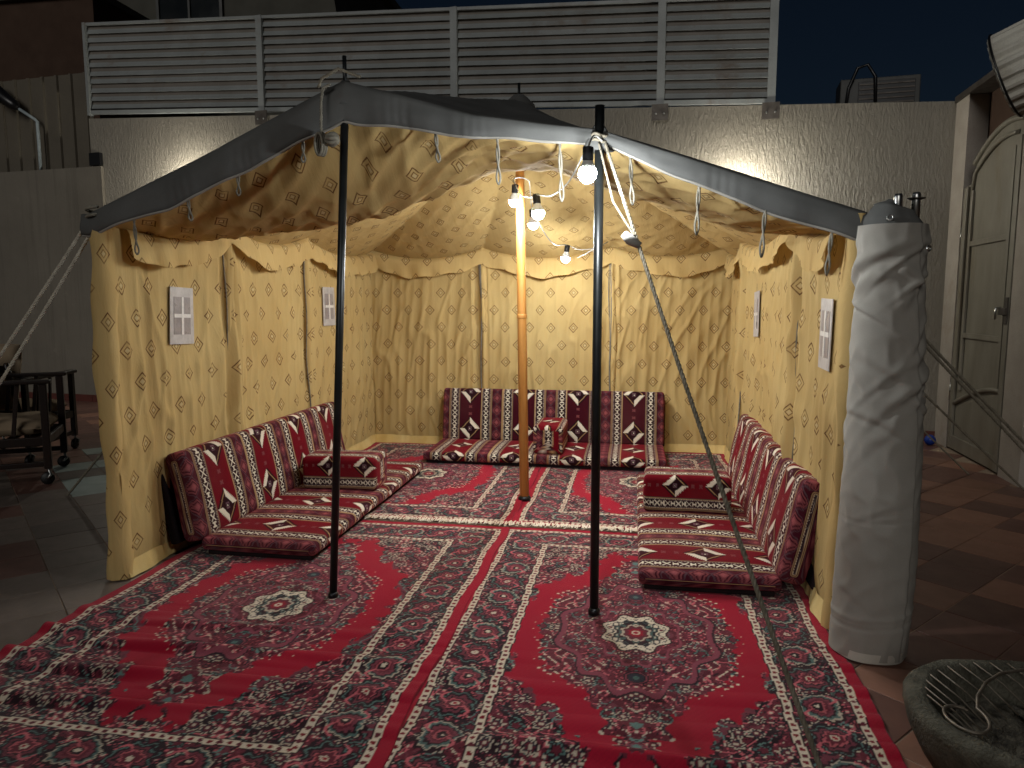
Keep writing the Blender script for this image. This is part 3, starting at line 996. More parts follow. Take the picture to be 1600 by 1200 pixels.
# grey hem strip hanging along the front edge of the roof
NH = 420
xs = np.linspace(X0 - 0.06, X1 + 0.02, NH)
vs, nb_ = [], 7
for j in range(nb_):
    for x in xs:
        q = j / (nb_ - 1)
        d = float(np.interp(x, [X0 - .06, -2.3, -1.5, -1.30, -0.9, -0.3, -0.1, 0.4, X1], [0.08, 0.14, 0.16, 0.155, 0.10, 0.045, 0.045, 0.10, 0.11]))
        zt = float(front_z(x)) + 0.022
        y = Y0 - 0.022 - 0.014 * math.sin(q * math.pi) - 0.010 * q * math.sin(x * 7 + 1) - 0.004 * math.sin(x * 31) * q - 0.0012 * math.sin(x * 83 + 5 * math.sin(x * 17)) * (0.2 + q) * (0.5 + 0.5 * math.sin(x * 5.3)) - 0.004 * math.sin(q * 9 + x * 4) * math.sin(x * 11)
        vs.append((x, y, zt - q * (d + 0.006 * math.sin(x * 13) + 0.02)))
me = np_mesh('front_hem', vs, grid_quads(NH, nb_))
o = tpart('front_hem', me, M['canvas'])
o.modifiers.new('Solidify', 'SOLIDIFY').thickness = 0.006
# bound roll along the lower edge of the strip
path = [Vector(vs[(nb_ - 1) * NH + i]) + Vector((0, -0.002, 0.0)) for i in range(0, NH, 2)]
b_ = MB().tube(path, 0.007, 6); tpart('hem_cord', b_.mesh('hem_cord'), M['canvas_light'])
# canvas caps gathered round the pole tops
for (x, y, zc, rr, nm) in ((-1.36, Y0, 2.475, 0.062, 'left'), (-0.168, Y0 - 0.01, 2.225, 0.07, 'right'), (PEAK[0], PEAK[1], PEAK[2] - 0.03, 0.13, 'peak')):
    b_ = MB().lathe([(rr, -0.06), (rr * 0.85, -0.01), (rr * 0.5, 0.035), (rr * 0.32, 0.055), (0.012, 0.06)], 18, (x, y, zc), 1.0, 0.7 if nm != 'peak' else 1.0)
    tpart('pole_cap', b_.mesh('pole_cap'), M['canvas'])

# rope loops hanging from the front edge
for (px_, l) in ((-2.50, 0.20), (-2.20, 0.15), (-1.92, 0.14), (-1.575, 0.13), (-0.925, 0.17), (-0.63, 0.23), (-0.345, 0.29), (-0.03, 0.24), (0.275, 0.26), (0.56, 0.25), (0.84, 0.22)):
    zt = float(front_z(px_)) - float(np.interp(px_, [-2.7, -1.4, -1.0, -0.2, 0.95], [0.09, 0.14, 0.09, 0.03, 0.085])) + 0.02
    sw_ = random.uniform(-0.02, 0.02)
    mb = MB()
    for s in (0, math.pi):
        pts = []
        for i in range(22):
            q = i / 21
            a = s + q * 7.5 + random.random() * 0.2
            w = 0.0055 if q < 0.72 else 0.0055 + 0.008 * math.sin((q - 0.72) / 0.28 * math.pi)
            pts.append((px_ + sw_ * q + w * math.cos(a if q < 0.72 else s + 5.4), Y0 - 0.012 + w * math.sin(a) * 0.6, zt - q * l))
        pts[-1] = (px_ + sw_, Y0 - 0.012, zt - l - 0.004)
        mb.tube(pts, 0.0048, 6)
    tpart('toggle_loop', mb.mesh('toggle_loop'), M['rope'])

# plastic windows sewn onto the side walls
def tent_window(side, y, zc, w, h, tilt):
    x = X0 + 0.034 if side == 'left' else X1 - 0.034
    sg = 1 if side == 'left' else -1
    c = Vector((x, y, zc))
    rot = Matrix.Rotation(tilt, 3, 'X') @ Matrix.Rotation(0.015 * sg, 3, 'Z')
    def q(a, b, d):
        k = 0.035 * math.sin(9 * y)
        return c + rot @ Vector((sg * d, a * (1 + k * b / h * 2) + 0.03 * k * b * 8, b + 0.04 * math.sin(5 * y) * a))
    def slab(a0, a1, b0, b1, d0, d1): return [q(a0, b0, d0), q(a1, b0, d0), q(a1, b0, d1), q(a0, b0, d1), q(a0, b1, d0), q(a1, b1, d0), q(a1, b1, d1), q(a0, b1, d1)]
    o = tpart('window', MB().hexa(slab(-w / 2, w / 2, -h / 2, h / 2, -0.002, 0.002)).mesh('window'), M['vinyl'])
    mw, mt = w * 0.15, h * 0.17
    pw, ph = (w - 2 * mw - 0.022) / 2, (h - 2 * mt - 0.022) / 2
    for i in (0, 1):
        for j in (0, 1):
            a0 = -w / 2 + mw + i * (pw + 0.022)
            b0 = -h / 2 + mt + j * (ph + 0.022)
            p = tpart('pane', MB().hexa(slab(a0, a0 + pw, b0, b0 + ph, 0.0, 0.004)).mesh('pane'), M['vinyl_pane'], o)
    tpart('glazing_bar', MB().hexa(slab(-0.011, 0.011, -h / 2 + mt, h / 2 - mt, 0.0, 0.007)).mesh('glazing_bar'), M['vinyl_bar'], o)
    tpart('glazing_bar', MB().hexa(slab(-w / 2 + mw, w / 2 - mw, -0.011, 0.011, 0.0, 0.0065)).mesh('glazing_bar'), M['vinyl_bar'], o)


tent_window('left', 3.99, 1.41, 0.235, 0.34, R(-4))
tent_window('left', 6.14, 1.45, 0.26, 0.34, R(1))
tent_window('right', 3.70, 1.34, 0.22, 0.34, R(2))
tent_window('right', 5.72, 1.40, 0.24, 0.34, R(-2))

# rounded pleats sewn over the wall poles, each with a dark cord beside it
def pleat(kind, p, zt, seed):
    nz, na = 46, 9
    vs, uv = [], []
    cord = []
    for j in range(nz):
        z = 0.05 + (zt - 0.17) * j / (nz - 1)
        w = 0.012 * math.sin(2.3 * z + seed) + 0.006 * math.sin(7.1 * z + seed * 2)
        r_ = 0.030 + 0.007 * math.sin(3.1 * z + seed * 1.7)
        for i in range(na):
            a = math.pi * i / (na - 1)
            along, inn = p + w + r_ * 0.95 * math.cos(a), 0.035 + r_ * 1.25 * math.sin(a)
            q = {'left': (X0 + inn, along), 'right': (X1 - inn, along), 'back': (along, Y1 - inn)}[kind]
            vs.append((q[0], q[1], z)); uv.append((p + r_ * a + seed, z))
        al, inn = p + w - r_ * 1.05, 0.052 + 0.006 * math.sin(9 * z + seed)
        cord.append({'left': (X0 + inn, al, z), 'right': (X1 - inn, al, z), 'back': (al, Y1 - inn, z)}[kind])
    tpart('seam_pleat', np_mesh('seam_pleat', vs, grid_quads(na, nz), uv), M['print'])
    tpart('seam_cord', MB().tube(cord, 0.006, 6).mesh('seam_cord'), M['rope_dark'])


for k_, (kd, ps, zf_) in enumerate((('left', SEAM_L, eave_left), ('right', SEAM_R, eave_right), ('back', SEAM_B, eave_back))):
    for i_, p_ in enumerate(ps):
        pleat(kd, p_ + 0.02, float(zf_(np.array(p_))), 1.0 + k_ * 2.1 + i_ * 0.9)

# wall poles showing through as pale piping cords at the back seams
for x in SEAM_B:
    b_ = MB().tube([(x + 0.005 * math.sin(i), Y1 - 0.072, 0.1 + i * 0.16) for i in range(12)], 0.007, 6)
    tpart('seam_cord', b_.mesh('seam_cord'), M['rope'])

# ------------------------------------------------------------------ poles
def pole(name, p0, p1, r, mat, label, spike=None, taper=1.0):
    t = tag(empty(name, p0), label, 'pole')
    d_ = Vector(p1) - Vector(p0)
    MB().tube([Vector(), d_ * 0.5, d_], [r, r * (1 + taper) / 2, r * taper], 18).build('shaft', mat, t)
    if spike:
        MB().tube([d_, d_ + Vector((0, 0, spike))], 0.010, 10).build('spike', M['black_steel'], t)
    MB().lathe([(r * 1.35, 0.0), (r * 1.35, 0.02), (r * 1.02, 0.03)], 16).build('foot_cap', M['black_plastic'], t)
    return t


CZ = 0.012
pole('tent_pole', (-1.47, 3.31, CZ), (-1.36, 3.365, 2.47), 0.019, M['black_steel'], 'slim black steel tent pole with rope coil tied at its top', 0.17)
t = pole('tent_pole', (-0.16, 3.335, CZ), (-0.165, 3.345, 2.36), 0.021, M['black_steel'], 'slim black steel tent pole beside the brightest light bulb')
t = pole('tent_pole', (-0.785, 5.26, CZ), (-0.83, 5.26, 2.86), 0.036, M['pine'], 'orange varnished wooden pole in the middle of the tent', 0.17, 0.86)
MB().lathe([(0.0368, 1.36), (0.0375, 1.365), (0.0375, 1.385), (0.0365, 1.39)], 18, (-0.0215, 0, 0)).build('joint_ring', M['pine'], t)


# ------------------------------------------------------------------ ropes
def rope(path, r, strands=3, pitch=0.06, step=0.012):
    """laid rope: helical strands along a polyline"""
    P = [Vector(p) for p in path]
    pts = []
    for a, b in zip(P[:-1], P[1:]):
        n = max(1, int((b - a).length / step))
        pts += [a.lerp(b, i / n) for i in range(n)]
    pts.append(P[-1])
    mb = MB()
    T0 = (P[-1] - P[0]).normalized()
    for s in range(strands):
        out = []
        acc = 0.0
        for i, p in enumerate(pts):
            if i: acc += (p - pts[i - 1]).length
            tg = (pts[min(i + 1, len(pts) - 1)] - pts[max(i - 1, 0)])
            tg = tg.normalized() if tg.length > 1e-9 else T0
            n1 = tg.cross(Vector((0.31, 0.17, 0.93))).normalized()
            n2 = tg.cross(n1)
            a = 2 * math.pi * (acc / pitch + s / strands)
            out.append(p + (n1 * math.cos(a) + n2 * math.sin(a)) * r * 0.5)
        mb.tube(out, r * 0.58, 5)
    return mb


def sagline(a, b, sag, n=14):
    a, b = Vector(a), Vector(b)
    return [a.lerp(b, i / n) - Vector((0, 0, sag * 4 * (i / n) * (1 - i / n))) for i in range(n + 1)]


# front guy rope from the pole beside the bulb
t = tag(empty('guy_rope', (-0.14, 3.33, 2.20)), 'long guy rope running down from the black pole across the carpet', 'rope', 'guy ropes of the tent')
o_ = Vector((-0.14, 3.33, 2.20))
A_, B_ = Vector((-0.14, 3.33, 2.20)), Vector((0.605, 1.86, 0.02))
line = sagline(A_, B_, 0.035, 20)
K_ = line[4]
rope([p - o_ for p in line], 0.0085).build('main_line', M['rope_dark'], t)
rope([Vector((-0.165, 3.30, 2.19)) - o_, A_.lerp(K_, 0.5) + Vector((-0.03, 0, -0.05)) - o_, K_ + Vector((-0.012, 0, 0.02)) - o_], 0.0052).build('return_line', M['rope_dark'], t)
MB().tube([K_ + Vector((-0.055, -0.01, 0.03)) - o_, K_ + Vector((-0.03, -0.012, 0.005)) - o_, K_ + Vector((0.012, -0.01, -0.02)) - o_], [0.016, 0.022, 0.014], 10).build('tension_slide', M['cable'], t)
MB().tube([Vector((-0.165 + 0.034 * math.cos(a), 3.345 + 0.034 * math.sin(a), 2.185 + 0.010 * math.sin(a * 2) + a * 0.004)) - o_ for a in np.linspace(0, 12.5, 50)], 0.007, 6).build('lashing', M['rope_dark'], t)

# paired guy ropes at the front corner above the chairs
t = tag(empty('guy_rope', (X0, Y0, 1.88)), 'pair of guy ropes from the tent corner above the garden chairs', 'rope', 'guy ropes of the tent')
o_ = Vector((X0, Y0, 1.88))
for q, (dx, dz, ey) in enumerate(((0.0, 0.0, 2.60), (0.02, -0.05, 2.70))):
    rope([p - o_ for p in sagline((X0 - 0.05 + dx, Y0 - 0.02, 1.88 + dz), (-4.05 + q * 0.08, ey + 0.4, 0.02), 0.02)], 0.009).build('line', M['rope_pale'], t)
MB().tube([(0.0 + 0.03 * math.cos(a), 0.03 * math.sin(a) - 0.02, 0.02 + a * 0.006) for a in np.linspace(0, 12.5, 40)], 0.008, 6).build('lashing', M['rope'], t)

# side guy ropes
def guy(label, a, b, r=0.009, sag=0.02, mat='rope_dark'):
    o = rope(sagline((0, 0, 0), Vector(b) - Vector(a), sag), r).build('guy_rope', M[mat])
    o.location = a
    tag(o, label, 'rope', 'guy ropes of the tent')
guy('dark guy rope pegged to the tiles beside the garden chairs', (X0 - 0.04, 5.10, 1.88), (-4.30, 4.82, 0.0), 0.010)
guy('upper guy rope crossing in front of the metal gate', (X1 + 0.05, 4.25, 1.90), (2.95, 4.66, 0.0), 0.009)
guy('second guy rope crossing in front of the gate, just below the upper', (X1 + 0.05, 4.20, 1.86), (2.85, 4.50, 0.0), 0.009)
guy('thin guy rope reaching the tiles before the gate pillar', (X1 + 0.05, 5.66, 1.93), (3.02, 5.90, 0.0), 0.009)
guy('low thin guy rope ending on the tiles near the blue ball', (X1 + 0.05, 7.20, 1.98), (2.90, 6.72, 0.0), 0.008)

# rope coil at the pole top
t = tag(empty('rope_coil', (-1.44, 3.31, 2.46)), 'knotted pale rope coil hanging from the top of the black pole', 'rope')
rope([(0.03, 0, 0.04), (0.0, -0.015, 0.02), (-0.005, -0.03, -0.05), (-0.008, -0.03, -0.15), (-0.004, -0.03, -0.22)], 0.008, pitch=0.03).build('hanging_line', M['rope'], t)
mb = MB()
for k in range(3):
    mb.tube([(-0.02 + 0.018 * math.cos(a) + k * 0.006, -0.035 + k * 0.010, -0.235 + 0.05 * math.sin(a)) for a in np.linspace(0, 2 * math.pi, 22)[:-1]], 0.007, 6, closed=True)
mb.build('coil', M['rope'], t)
mb = MB()
for k in range(4):
    rot = Matrix.Rotation(k * 0.8, 3, 'X') @ Matrix.Rotation(k * 0.6, 3, 'Z')
    mb.tube([Vector((0.045, -0.03, -0.215)) + rot @ Vector((0.026 * math.cos(a), 0.026 * math.sin(a), 0)) for a in np.linspace(0, 2 * math.pi, 20)[:-1]], 0.010, 6, closed=True)
mb.build('knot', M['rope'], t)
rope([(0.17, 0.02, 0.07), (0.08, -0.02, 0.10), (0.0, -0.025, 0.06), (-0.02, -0.02, 0.02)], 0.008).build('top_turn', M['rope_dark'], t)

# ------------------------------------------------------------------ string of bulbs
BULBS = [((-0.195, 3.02, 2.01), 0.037), ((-0.59, 4.50, 2.035), 0.040), ((-0.835, 5.10, 2.19), 0.040), ((-0.775, 5.62, 2.085), 0.040), ((-0.605, 6.50, 1.875), 0.040)]
sl = tag(empty('string_light', (-0.16, 3.30, 2.2)), 'string of five lit white bulbs looped between the tent poles', 'string light')
so = Vector((-0.16, 3.30, 2.2))
TOPS = []
for ib, (c, r) in enumerate(BULBS):
    c = Vector(c)
    cut = [(r * 0.985, r * 0.18)] if ib else [(r * 0.97, r * 0.30), (r * 0.86, r * 0.62)]     # the front bulb has the fuller globe
    col_ = [(r * 0.99, r * 0.17), (r * 0.95, r * 0.40)] if ib else [(r * 0.87, r * 0.60)]
    tilt = Matrix.Rotation(random.uniform(-0.15, 0.15), 3, 'X') @ Matrix.Rotation(random.uniform(-0.15, 0.15), 3, 'Y')
    bl = MB().lathe([(0.0, -r * 1.02), (r * 0.35, -r * 0.95), (r * 0.7, -r * 0.7), (r * 0.94, -r * 0.3), (r, 0.02 * r)] + cut, 20, m=tilt)
    bo = bl.build('bulb', M['bulb'], sl)
    bo.location = c - so
    MB().lathe(col_ + [(r * 0.70, r * 1.0), (r * 0.52, r * 1.45), (r * 0.46, r * 1.55)], 18, m=tilt).build('bulb_collar', M['lampbase'], bo)
    MB().lathe([(r * 0.56, r * 1.42), (r * 0.60, r * 1.55), (r * 0.60, r * 2.7), (r * 0.48, r * 2.9), (0.0, r * 2.95)], 14, m=tilt).build('socket', M['socket'], bo)
    TOPS.append(c + tilt @ Vector((0, 0, r * 2.92)))


def cab(pts, r=0.0042):
    P = [Vector(p) for p in pts]
    out = []
    for i in range(len(P) - 1):
        p0, p1, p2, p3 = P[max(i - 1, 0)], P[i], P[i + 1], P[min(i + 2, len(P) - 1)]
        for k in range(8):
            t = k / 8
            out.append(0.5 * ((2 * p1) + (p2 - p0) * t + (2 * p0 - 5 * p1 + 4 * p2 - p3) * t * t + (3 * p1 - p0 - 3 * p2 + p3) * t ** 3))
    out.append(P[-1])
    return [p - so for p in out], r


def cable(pts):
    a, r = cab(pts)
    MB().tube(a, r, 6).build('cable', M['cable'], sl)


cable([(-0.15, 3.31, 2.20), (-0.18, 3.2, 2.20), TOPS[0], (-0.23, 3.25, 2.13), (-0.33, 3.65, 2.08), (-0.47, 4.15, 2.09), TOPS[1]])
cable([TOPS[1], (-0.66, 4.7, 2.16), (-0.76, 4.95, 2.21), TOPS[2], (-0.86, 5.2, 2.36), (-0.80, 5.22, 2.37), (-0.76, 5.3, 2.36)])
cable([(-0.76, 5.3, 2.36), (-0.77, 5.45, 2.26), TOPS[3], (-0.74, 5.85, 2.08), (-0.68, 6.2, 1.98), TOPS[4], (-0.50, 6.62, 1.96), (-0.36, 6.75, 1.98), (-0.25, 6.95, 2.05)])
cable([(-0.36, 6.75, 1.98), (-0.45, 6.8, 1.93), (-0.53, 6.85, 1.90)])

# ------------------------------------------------------------------ rolled front flap
roll = tag(empty('rolled_flap', (1.03, 3.17, 0)), 'tall grey canvas front flap rolled up at the open tent corner', 'tent flap')
nu, nv = 110, 200
A, Zr = np.meshgrid(np.linspace(0, 2 * math.pi, nu, endpoint=False), np.linspace(0.018, 1.80, nv))
rad = 0.132 + 0.010 * np.sin(Zr * 2.2 + 0.6) + 0.006 * np.sin(A * 2 + 1)
up = sstep(0.7, 1.3, Zr)
dg1 = waves(A * 0.16, Zr, (14, 30), (8, 20), 7, 301)
dg2 = waves(A * 0.16, Zr, (10, 50), (10, 34), 9, 302)
low = waves(A * 0.16, Zr, (2, 14), (3, 8), 5, 303)
gq = random.Random(5)
for _ in range(34):
    a0, z0 = gq.uniform(2.6, 6.6), (gq.uniform(0.95, 1.75) if _ < 24 else gq.uniform(0.15, 0.95))
    al = gq.choice((-1, 1, 1)) * gq.uniform(0.35, 0.95)
    da = (np.mod(A - a0 + math.pi, 2 * math.pi) - math.pi) * 0.14
    dz_ = Zr - z0
    par, per_ = da * math.cos(al) + dz_ * math.sin(al), -da * math.sin(al) + dz_ * math.cos(al) + 1.2 * da * da
    am, wd, ln = gq.uniform(0.003, 0.012), gq.uniform(0.012, 0.034), gq.uniform(0.08, 0.20)
    if z0 < 0.95: am *= 0.2
    rad = rad + am * (np.exp(-(per_ / wd) ** 2) - 0.8 * np.exp(-((per_ + wd * 1.3) / (wd * 0.7)) ** 2)) * np.exp(-(par / ln) ** 2)
rad = rad + 0.004 - 0.006 * up + 0.004 * np.exp(-(dg2 * 1.8) ** 2) + 0.005 * low
for zc, w_, am in ((0.17, 0.006, -0.004), (0.21, 0.01, 0.004), (0.62, 0.005, -0.003)):
    rad += am * np.exp(-((Zr - zc - 0.02 * np.sin(A + 1)) / w_) ** 2)
lap = np.where((A > 4.6) & (A < 5.4), 0.010 * (A - 4.6) / 0.8, 0.0)
rad += lap
cx = 0.012 * np.sin(Zr * 2.4) - 0.015 * (1 - Zr / 1.8)
P = np.stack([cx + rad * np.cos(A) * 1.02, rad * np.sin(A) * 0.95, Zr], -1)
link('canvas_roll', np_mesh('canvas_roll', P.reshape(-1, 3), grid_quads(nu, nv, True)), M['canvas_light'], roll)
# inner cloth seen at the top
A, Zr = np.meshgrid(np.linspace(0, 2 * math.pi, 60, endpoint=False), np.linspace(1.74, 1.885, 24))
rad = 0.106 - 0.04 * sstep(1.80, 1.885, Zr) - 0.045 * sstep(1.865, 1.885, Zr) + 0.006 * waves(A * 0.2, Zr, (14, 40), (4, 20), 6, 311)
P = np.stack([-0.005 + rad * np.cos(A) * 1.05, rad * np.sin(A), Zr - 0.02 * np.cos(A)], -1)
link('inner_cloth', np_mesh('inner_cloth', P.reshape(-1, 3), grid_quads(60, 24, True)), M['canvas'], roll)
A, Zr = np.meshgrid(np.linspace(0, 2 * math.pi, 80, endpoint=False), np.linspace(0.010, 0.05, 4))
rad = 0.142 + 0.003 * np.sin(A * 5)
P = np.stack([-0.012 + rad * np.cos(A) * 1.02, rad * np.sin(A) * 0.95, Zr], -1)
link('lower_binding', np_mesh('lower_binding', P.reshape(-1, 3), grid_quads(80, 4, True)), M['canvas_hem'], roll)
for (x, y, h) in ((-0.005, -0.03, 0.055), (0.068, -0.01, 0.062), (-0.072, 0.0, 0.022)):
    MB().lathe([(0.016, -0.10), (0.016, h - 0.010), (0.013, h), (0.010, h), (0.010, h - 0.02), (0.0, h - 0.02)], 16, (x, y, 1.865)).build('pole_tip', M['steel'], roll)
MB().lathe([(0.0165, 0.0), (0.032, 0.005), (0.034, 0.008), (0.0165, 0.010)], 16, (0.068, -0.01, 1.897)).build('washer', M['bracket'], roll)
for (a, z) in ((-2.05, 1.82), (-0.95, 1.70)):
    r_ = 0.118 if z > 1.75 else 0.146
    c_ = Vector((r_ * math.cos(a), r_ * math.sin(a), z))
    nrm = Vector((math.cos(a), math.sin(a), 0.05)).normalized()
    m3 = nrm.to_track_quat('Z', 'Y').to_matrix()
    MB().tube([c_ + m3 @ Vector((0.010 * math.cos(q), 0.010 * math.sin(q), 0.002)) for q in np.linspace(0, 2 * math.pi, 17)[:-1]], 0.0035, 6, closed=True).build('eyelet', M['steel'], roll)

# ------------------------------------------------------------------ carpets
RED, MAR, MAU, DRK, TEA, CRE, PNK, NAV = (np.array(lin(*c)) for c in
    ((164, 14, 44), (104, 36, 50), (138, 66, 80), (38, 22, 30), (98, 130, 124), (224, 208, 184), (206, 104, 112), (52, 52, 62)))


def hash2(i, j, k):
    h = np.sin(i * 127.1 + j * 311.7 + k * 74.7) * 43758.5453
    return h - np.floor(h)


def flowers(x, y, cell, seed):
    """nearest scattered blossom: distance, angle and a random value"""
    gx, gy = np.floor(x / cell), np.floor(y / cell)
    bd = np.full_like(x, 9.0); ba = np.zeros_like(x); br = np.zeros_like(x)
    for a in (-1, 0, 1):
        for b in (-1, 0, 1):
            i, j = gx + a, gy + b
            cx = (i + 0.2 + 0.6 * hash2(i, j, seed)) * cell
            cy = (j + 0.2 + 0.6 * hash2(i, j, seed + 3)) * cell
            d = np.hypot(x - cx, y - cy)
            m = d < bd
            bd = np.where(m, d, bd)
            ba = np.where(m, np.arctan2(y - cy, x - cx), ba)
            br = np.where(m, hash2(i, j, seed + 9), br)
    return bd / cell, ba, br


def floral(x, y, seed, ground=None, dens=1.0):
    """dense small floral fill: dark ground, vines, leaves and blossoms"""
    n1 = waves(x, y, (10, 45), (10, 45), 8, seed)
    n2 = waves(x, y, (30, 90), (30, 90), 8, seed + 1)
    n3 = waves(x, y, (60, 150), (60, 150), 8, seed + 2)
    c = np.empty(x.shape + (3,)); c[:] = DRK if ground is None else ground
    def put(m, col): c[m] = col
    put(n1 > 0.05, MAR)
    put(n1 < -0.6, MAU * 0.7)
    put(np.abs(n2 + 0.4 * n1) < 0.13 * dens, MAU)
    ln_ = np.abs(n2 + 0.4 * n1)
    put(ln_ < 0.13 * dens, PNK)
    put((ln_ < 0.13 * dens) & (n3 > 0.1), CRE * 0.9)
    put((ln_ < 0.15 * dens) & (n1 < -0.35), TEA * 1.1)
    put(np.abs(n3 - 0.35) < 0.10 * dens, MAU * 0.8)
    put(np.abs(n3 + 0.5) < 0.07 * dens, DRK)
    put((n3 > 0.95) & (n1 > -0.3), PNK)
    put(n3 > 1.3, CRE * 0.9)
    put((n3 < -1.15) & (n2 > 0), TEA * 0.75)
    put(n3 < -1.4, CRE * 0.8)
    d, a, r = flowers(x, y, 0.075, seed + 5)
    on = hash2(np.floor(r * 997), r * 0, 2) > 0.42
    rr = d * (1 + 0.20 * np.cos(np.floor(5 + r * 3) * a + r * 6))
    put(on & (rr < 0.42), DRK)
    m = on & (rr < 0.37) & (rr > 0.29 + 0.05 * np.cos(9 * a))
    put(m, PNK * 0.7); put(m & (r > 0.55), CRE * 0.72); put(m & (r < 0.28), TEA * 0.8)
    put(on & (rr < 0.20), MAR); put(on & (rr < 0.10) & (r > 0.4), CRE * 0.8)
    put(on & (rr < 0.27) & (rr > 0.20) & (r > 0.5), NAV)
    return c


def carpet_rgb(x, y, W, L, seed):
    ex, ey = np.minimum(x, W - x), np.minimum(y, L - y)
    d = np.minimum(ex, ey)
    along = np.where(ex < ey, y - L / 2, x - W / 2)
    xx, yy = x - W / 2, y - L / 2
    ax, ay = np.abs(xx), np.abs(yy)
    wob = 0.006 * np.sin(along * 46)
    c = np.empty(x.shape + (3,)); c[:] = RED
    def put(m, col): c[m] = col if np.ndim(col) == 1 else col[m]
    # field: mirrored about both axes
    sp = floral(ax, ay, seed)
    ang = np.arctan2(ay / 0.98, ax / 0.56)
    jag = 0.025 * np.sin(ang * 22) + 0.022 * waves(ax, ay, (40, 100), (40, 100), 8, seed + 31) + 0.045 * np.sin(ang * 8 + 0.6)
    fd, fa, fr_ = flowers(ax, ay, 0.11, seed + 77)
    jag = jag + 0.05 * (1 - sstep(0.25, 0.45, fd * (1 + 0.25 * np.cos(5 * fa))))
    corner = ((ax / 0.60) ** 1.45 + (ay / 1.03) ** 1.45) ** (1 / 1.45) + jag - 0.01
    put(corner > 1.0, sp)
    med = ((ax / 0.475) ** 1.5 + (ay / 0.73) ** 1.5) ** (1 / 1.5)
    mj = med + 0.02 + 0.045 * np.sin(ang * 8 + 0.6) - 0.05 * (1 - sstep(0.25, 0.45, fd * (1 + 0.25 * np.cos(5 * fa)))) + 0.03 + 0.025 * waves(ax, ay, (45, 110), (45, 110), 8, seed + 41)
    mf = floral(ax + 3.0, ay + 1.0, seed + 7, MAR * 0.75)
    put(mj < 1.0, mf)
    fr = (mj > 0.92) & (mj < 1.06) & (waves(ax, ay, (90, 190), (90, 190), 8, seed + 45) > 0.85)
    put(fr, CRE)
    # pendants above and below the medallion
    for py_, pr in ((0.86, 0.06), (0.74, 0.095)):
        q = np.hypot(ax / 1.25, ay - py_)
        pj = q * (1 + 0.2 * np.cos(7 * np.arctan2(ay - py_, ax)))
        put(pj < pr, mf); put((pj < pr) & (pj > pr * 0.9) & (waves(ax, ay, (60, 120), (60, 120), 6, seed + 47) > 0.2), CRE * 0.8); put(pj < pr * 0.2, TEA)
    lob = med * (1 + 0.07 * np.cos(ang * 12))
    put((lob > 0.70) & (lob < 0.755), MAU * 0.95)
    put((lob > 0.755) & (lob < 0.775), DRK)
    put((lob > 0.40) & (lob < 0.43), MAU)
    inner = floral(ax + 9.0, ay + 4.0, seed + 17, MAR)
    put((lob > 0.43) & (lob < 0.70) & (waves(ax, ay, (25, 60), (25, 60), 6, seed + 51) > -0.2), inner)
    for bx, by in ((0.0, 0.40),):
        q = np.hypot(ax - bx, ay - by)
        put(q < 0.052, DRK); put((q < 0.046) & (q > 0.039), MAU); put(q < 0.034, NAV); put(q < 0.015, TEA * 0.7)
    rr = np.hypot(ax / 0.86, ay) * (1 + 0.10 * np.cos(8 * np.arctan2(yy, xx / 0.86))) * 1.22
    pw = waves(ax, ay, (50, 130), (50, 130), 7, seed + 61)
    put(rr < 0.215, DRK); put(rr < 0.203, CRE); put((rr < 0.190) & (np.abs(pw) < 0.22), NAV); put((rr < 0.190) & (pw > 0.75), TEA * 0.8); put((rr < 0.185) & (pw < -0.9), MAR)
    put(rr < 0.138, DRK); put((rr < 0.128) & (pw > -0.1), TEA * 0.55); put((rr < 0.118) & (pw > 0.5), CRE * 0.8); put(rr < 0.098, MAR * 0.8); put((rr < 0.092) & (rr > 0.078), CRE * 0.7); put(rr < 0.066, MAR); put(rr < 0.048, RED * 0.8); put(rr < 0.026, CRE * 0.9); put(rr < 0.013, RED)
    # main border
    b = d - 0.195
    bd = (d > 0.082 + wob * 0.3) & (d < 0.305)
    put(bd, floral(x + 5.0, y + 2.0, seed + 23, DRK * 1.1))
    per = 0.40
    q = (along / per) - np.floor(along / per)
    for q0, kind in ((0.25, 0), (0.75, 1)):
        la = (q - q0) * per
        r_ = np.hypot(la, b)
        th = np.arctan2(b, la)
        if kind == 0:
            w = r_ * (1 + 0.12 * np.cos(8 * th))
            cols = ((0.092, DRK), (0.080, TEA * 0.8), (0.073, DRK), (0.060, MAU * 0.7), (0.048, DRK), (0.040, PNK * 0.8), (0.032, MAR), (0.015, CRE * 0.9), (0.007, RED))
        else:
            w = np.hypot(la * 1.0, b * 1.15 + 0.35 * np.abs(la) - 0.015) * (1 + 0.06 * np.cos(14 * th))
            cols = ((0.098, DRK), (0.084, CRE * 0.7), (0.077, TEA * 0.7), (0.066, DRK), (0.056, MAU * 0.8), (0.044, MAR), (0.032, PNK * 0.7), (0.024, DRK), (0.010, CRE))
        w = w + 0.006 * waves(x, y, (50, 110), (50, 110), 6, seed + 81)
        for rad, col in cols:
            put(bd & (w < rad), col)
    vine = np.abs(b - 0.062 * np.sin(along * 2 * math.pi / per * 2)) < 0.0065
    put(bd & vine & (np.abs(b) > 0.03), PNK)
    # two cream guard stripes with dots
    for g0 in (0.055, 0.305):
        gd = d - g0 + wob * 0.4
        put((gd > -0.006) & (gd < 0.036), DRK)
        put((gd > 0.0) & (gd < 0.030), CRE)
        dot = np.hypot((along / 0.036 - np.floor(along / 0.036) - 0.5) * 0.036, gd - 0.015)
        odd = np.mod(np.floor(along / 0.036), 2) > 0.5
        put((dot < 0.0105) & (gd > 0) & (gd < 0.03) & odd, MAR)
        put((dot < 0.0095) & (gd > 0) & (gd < 0.03) & ~odd, RED * 0.6)
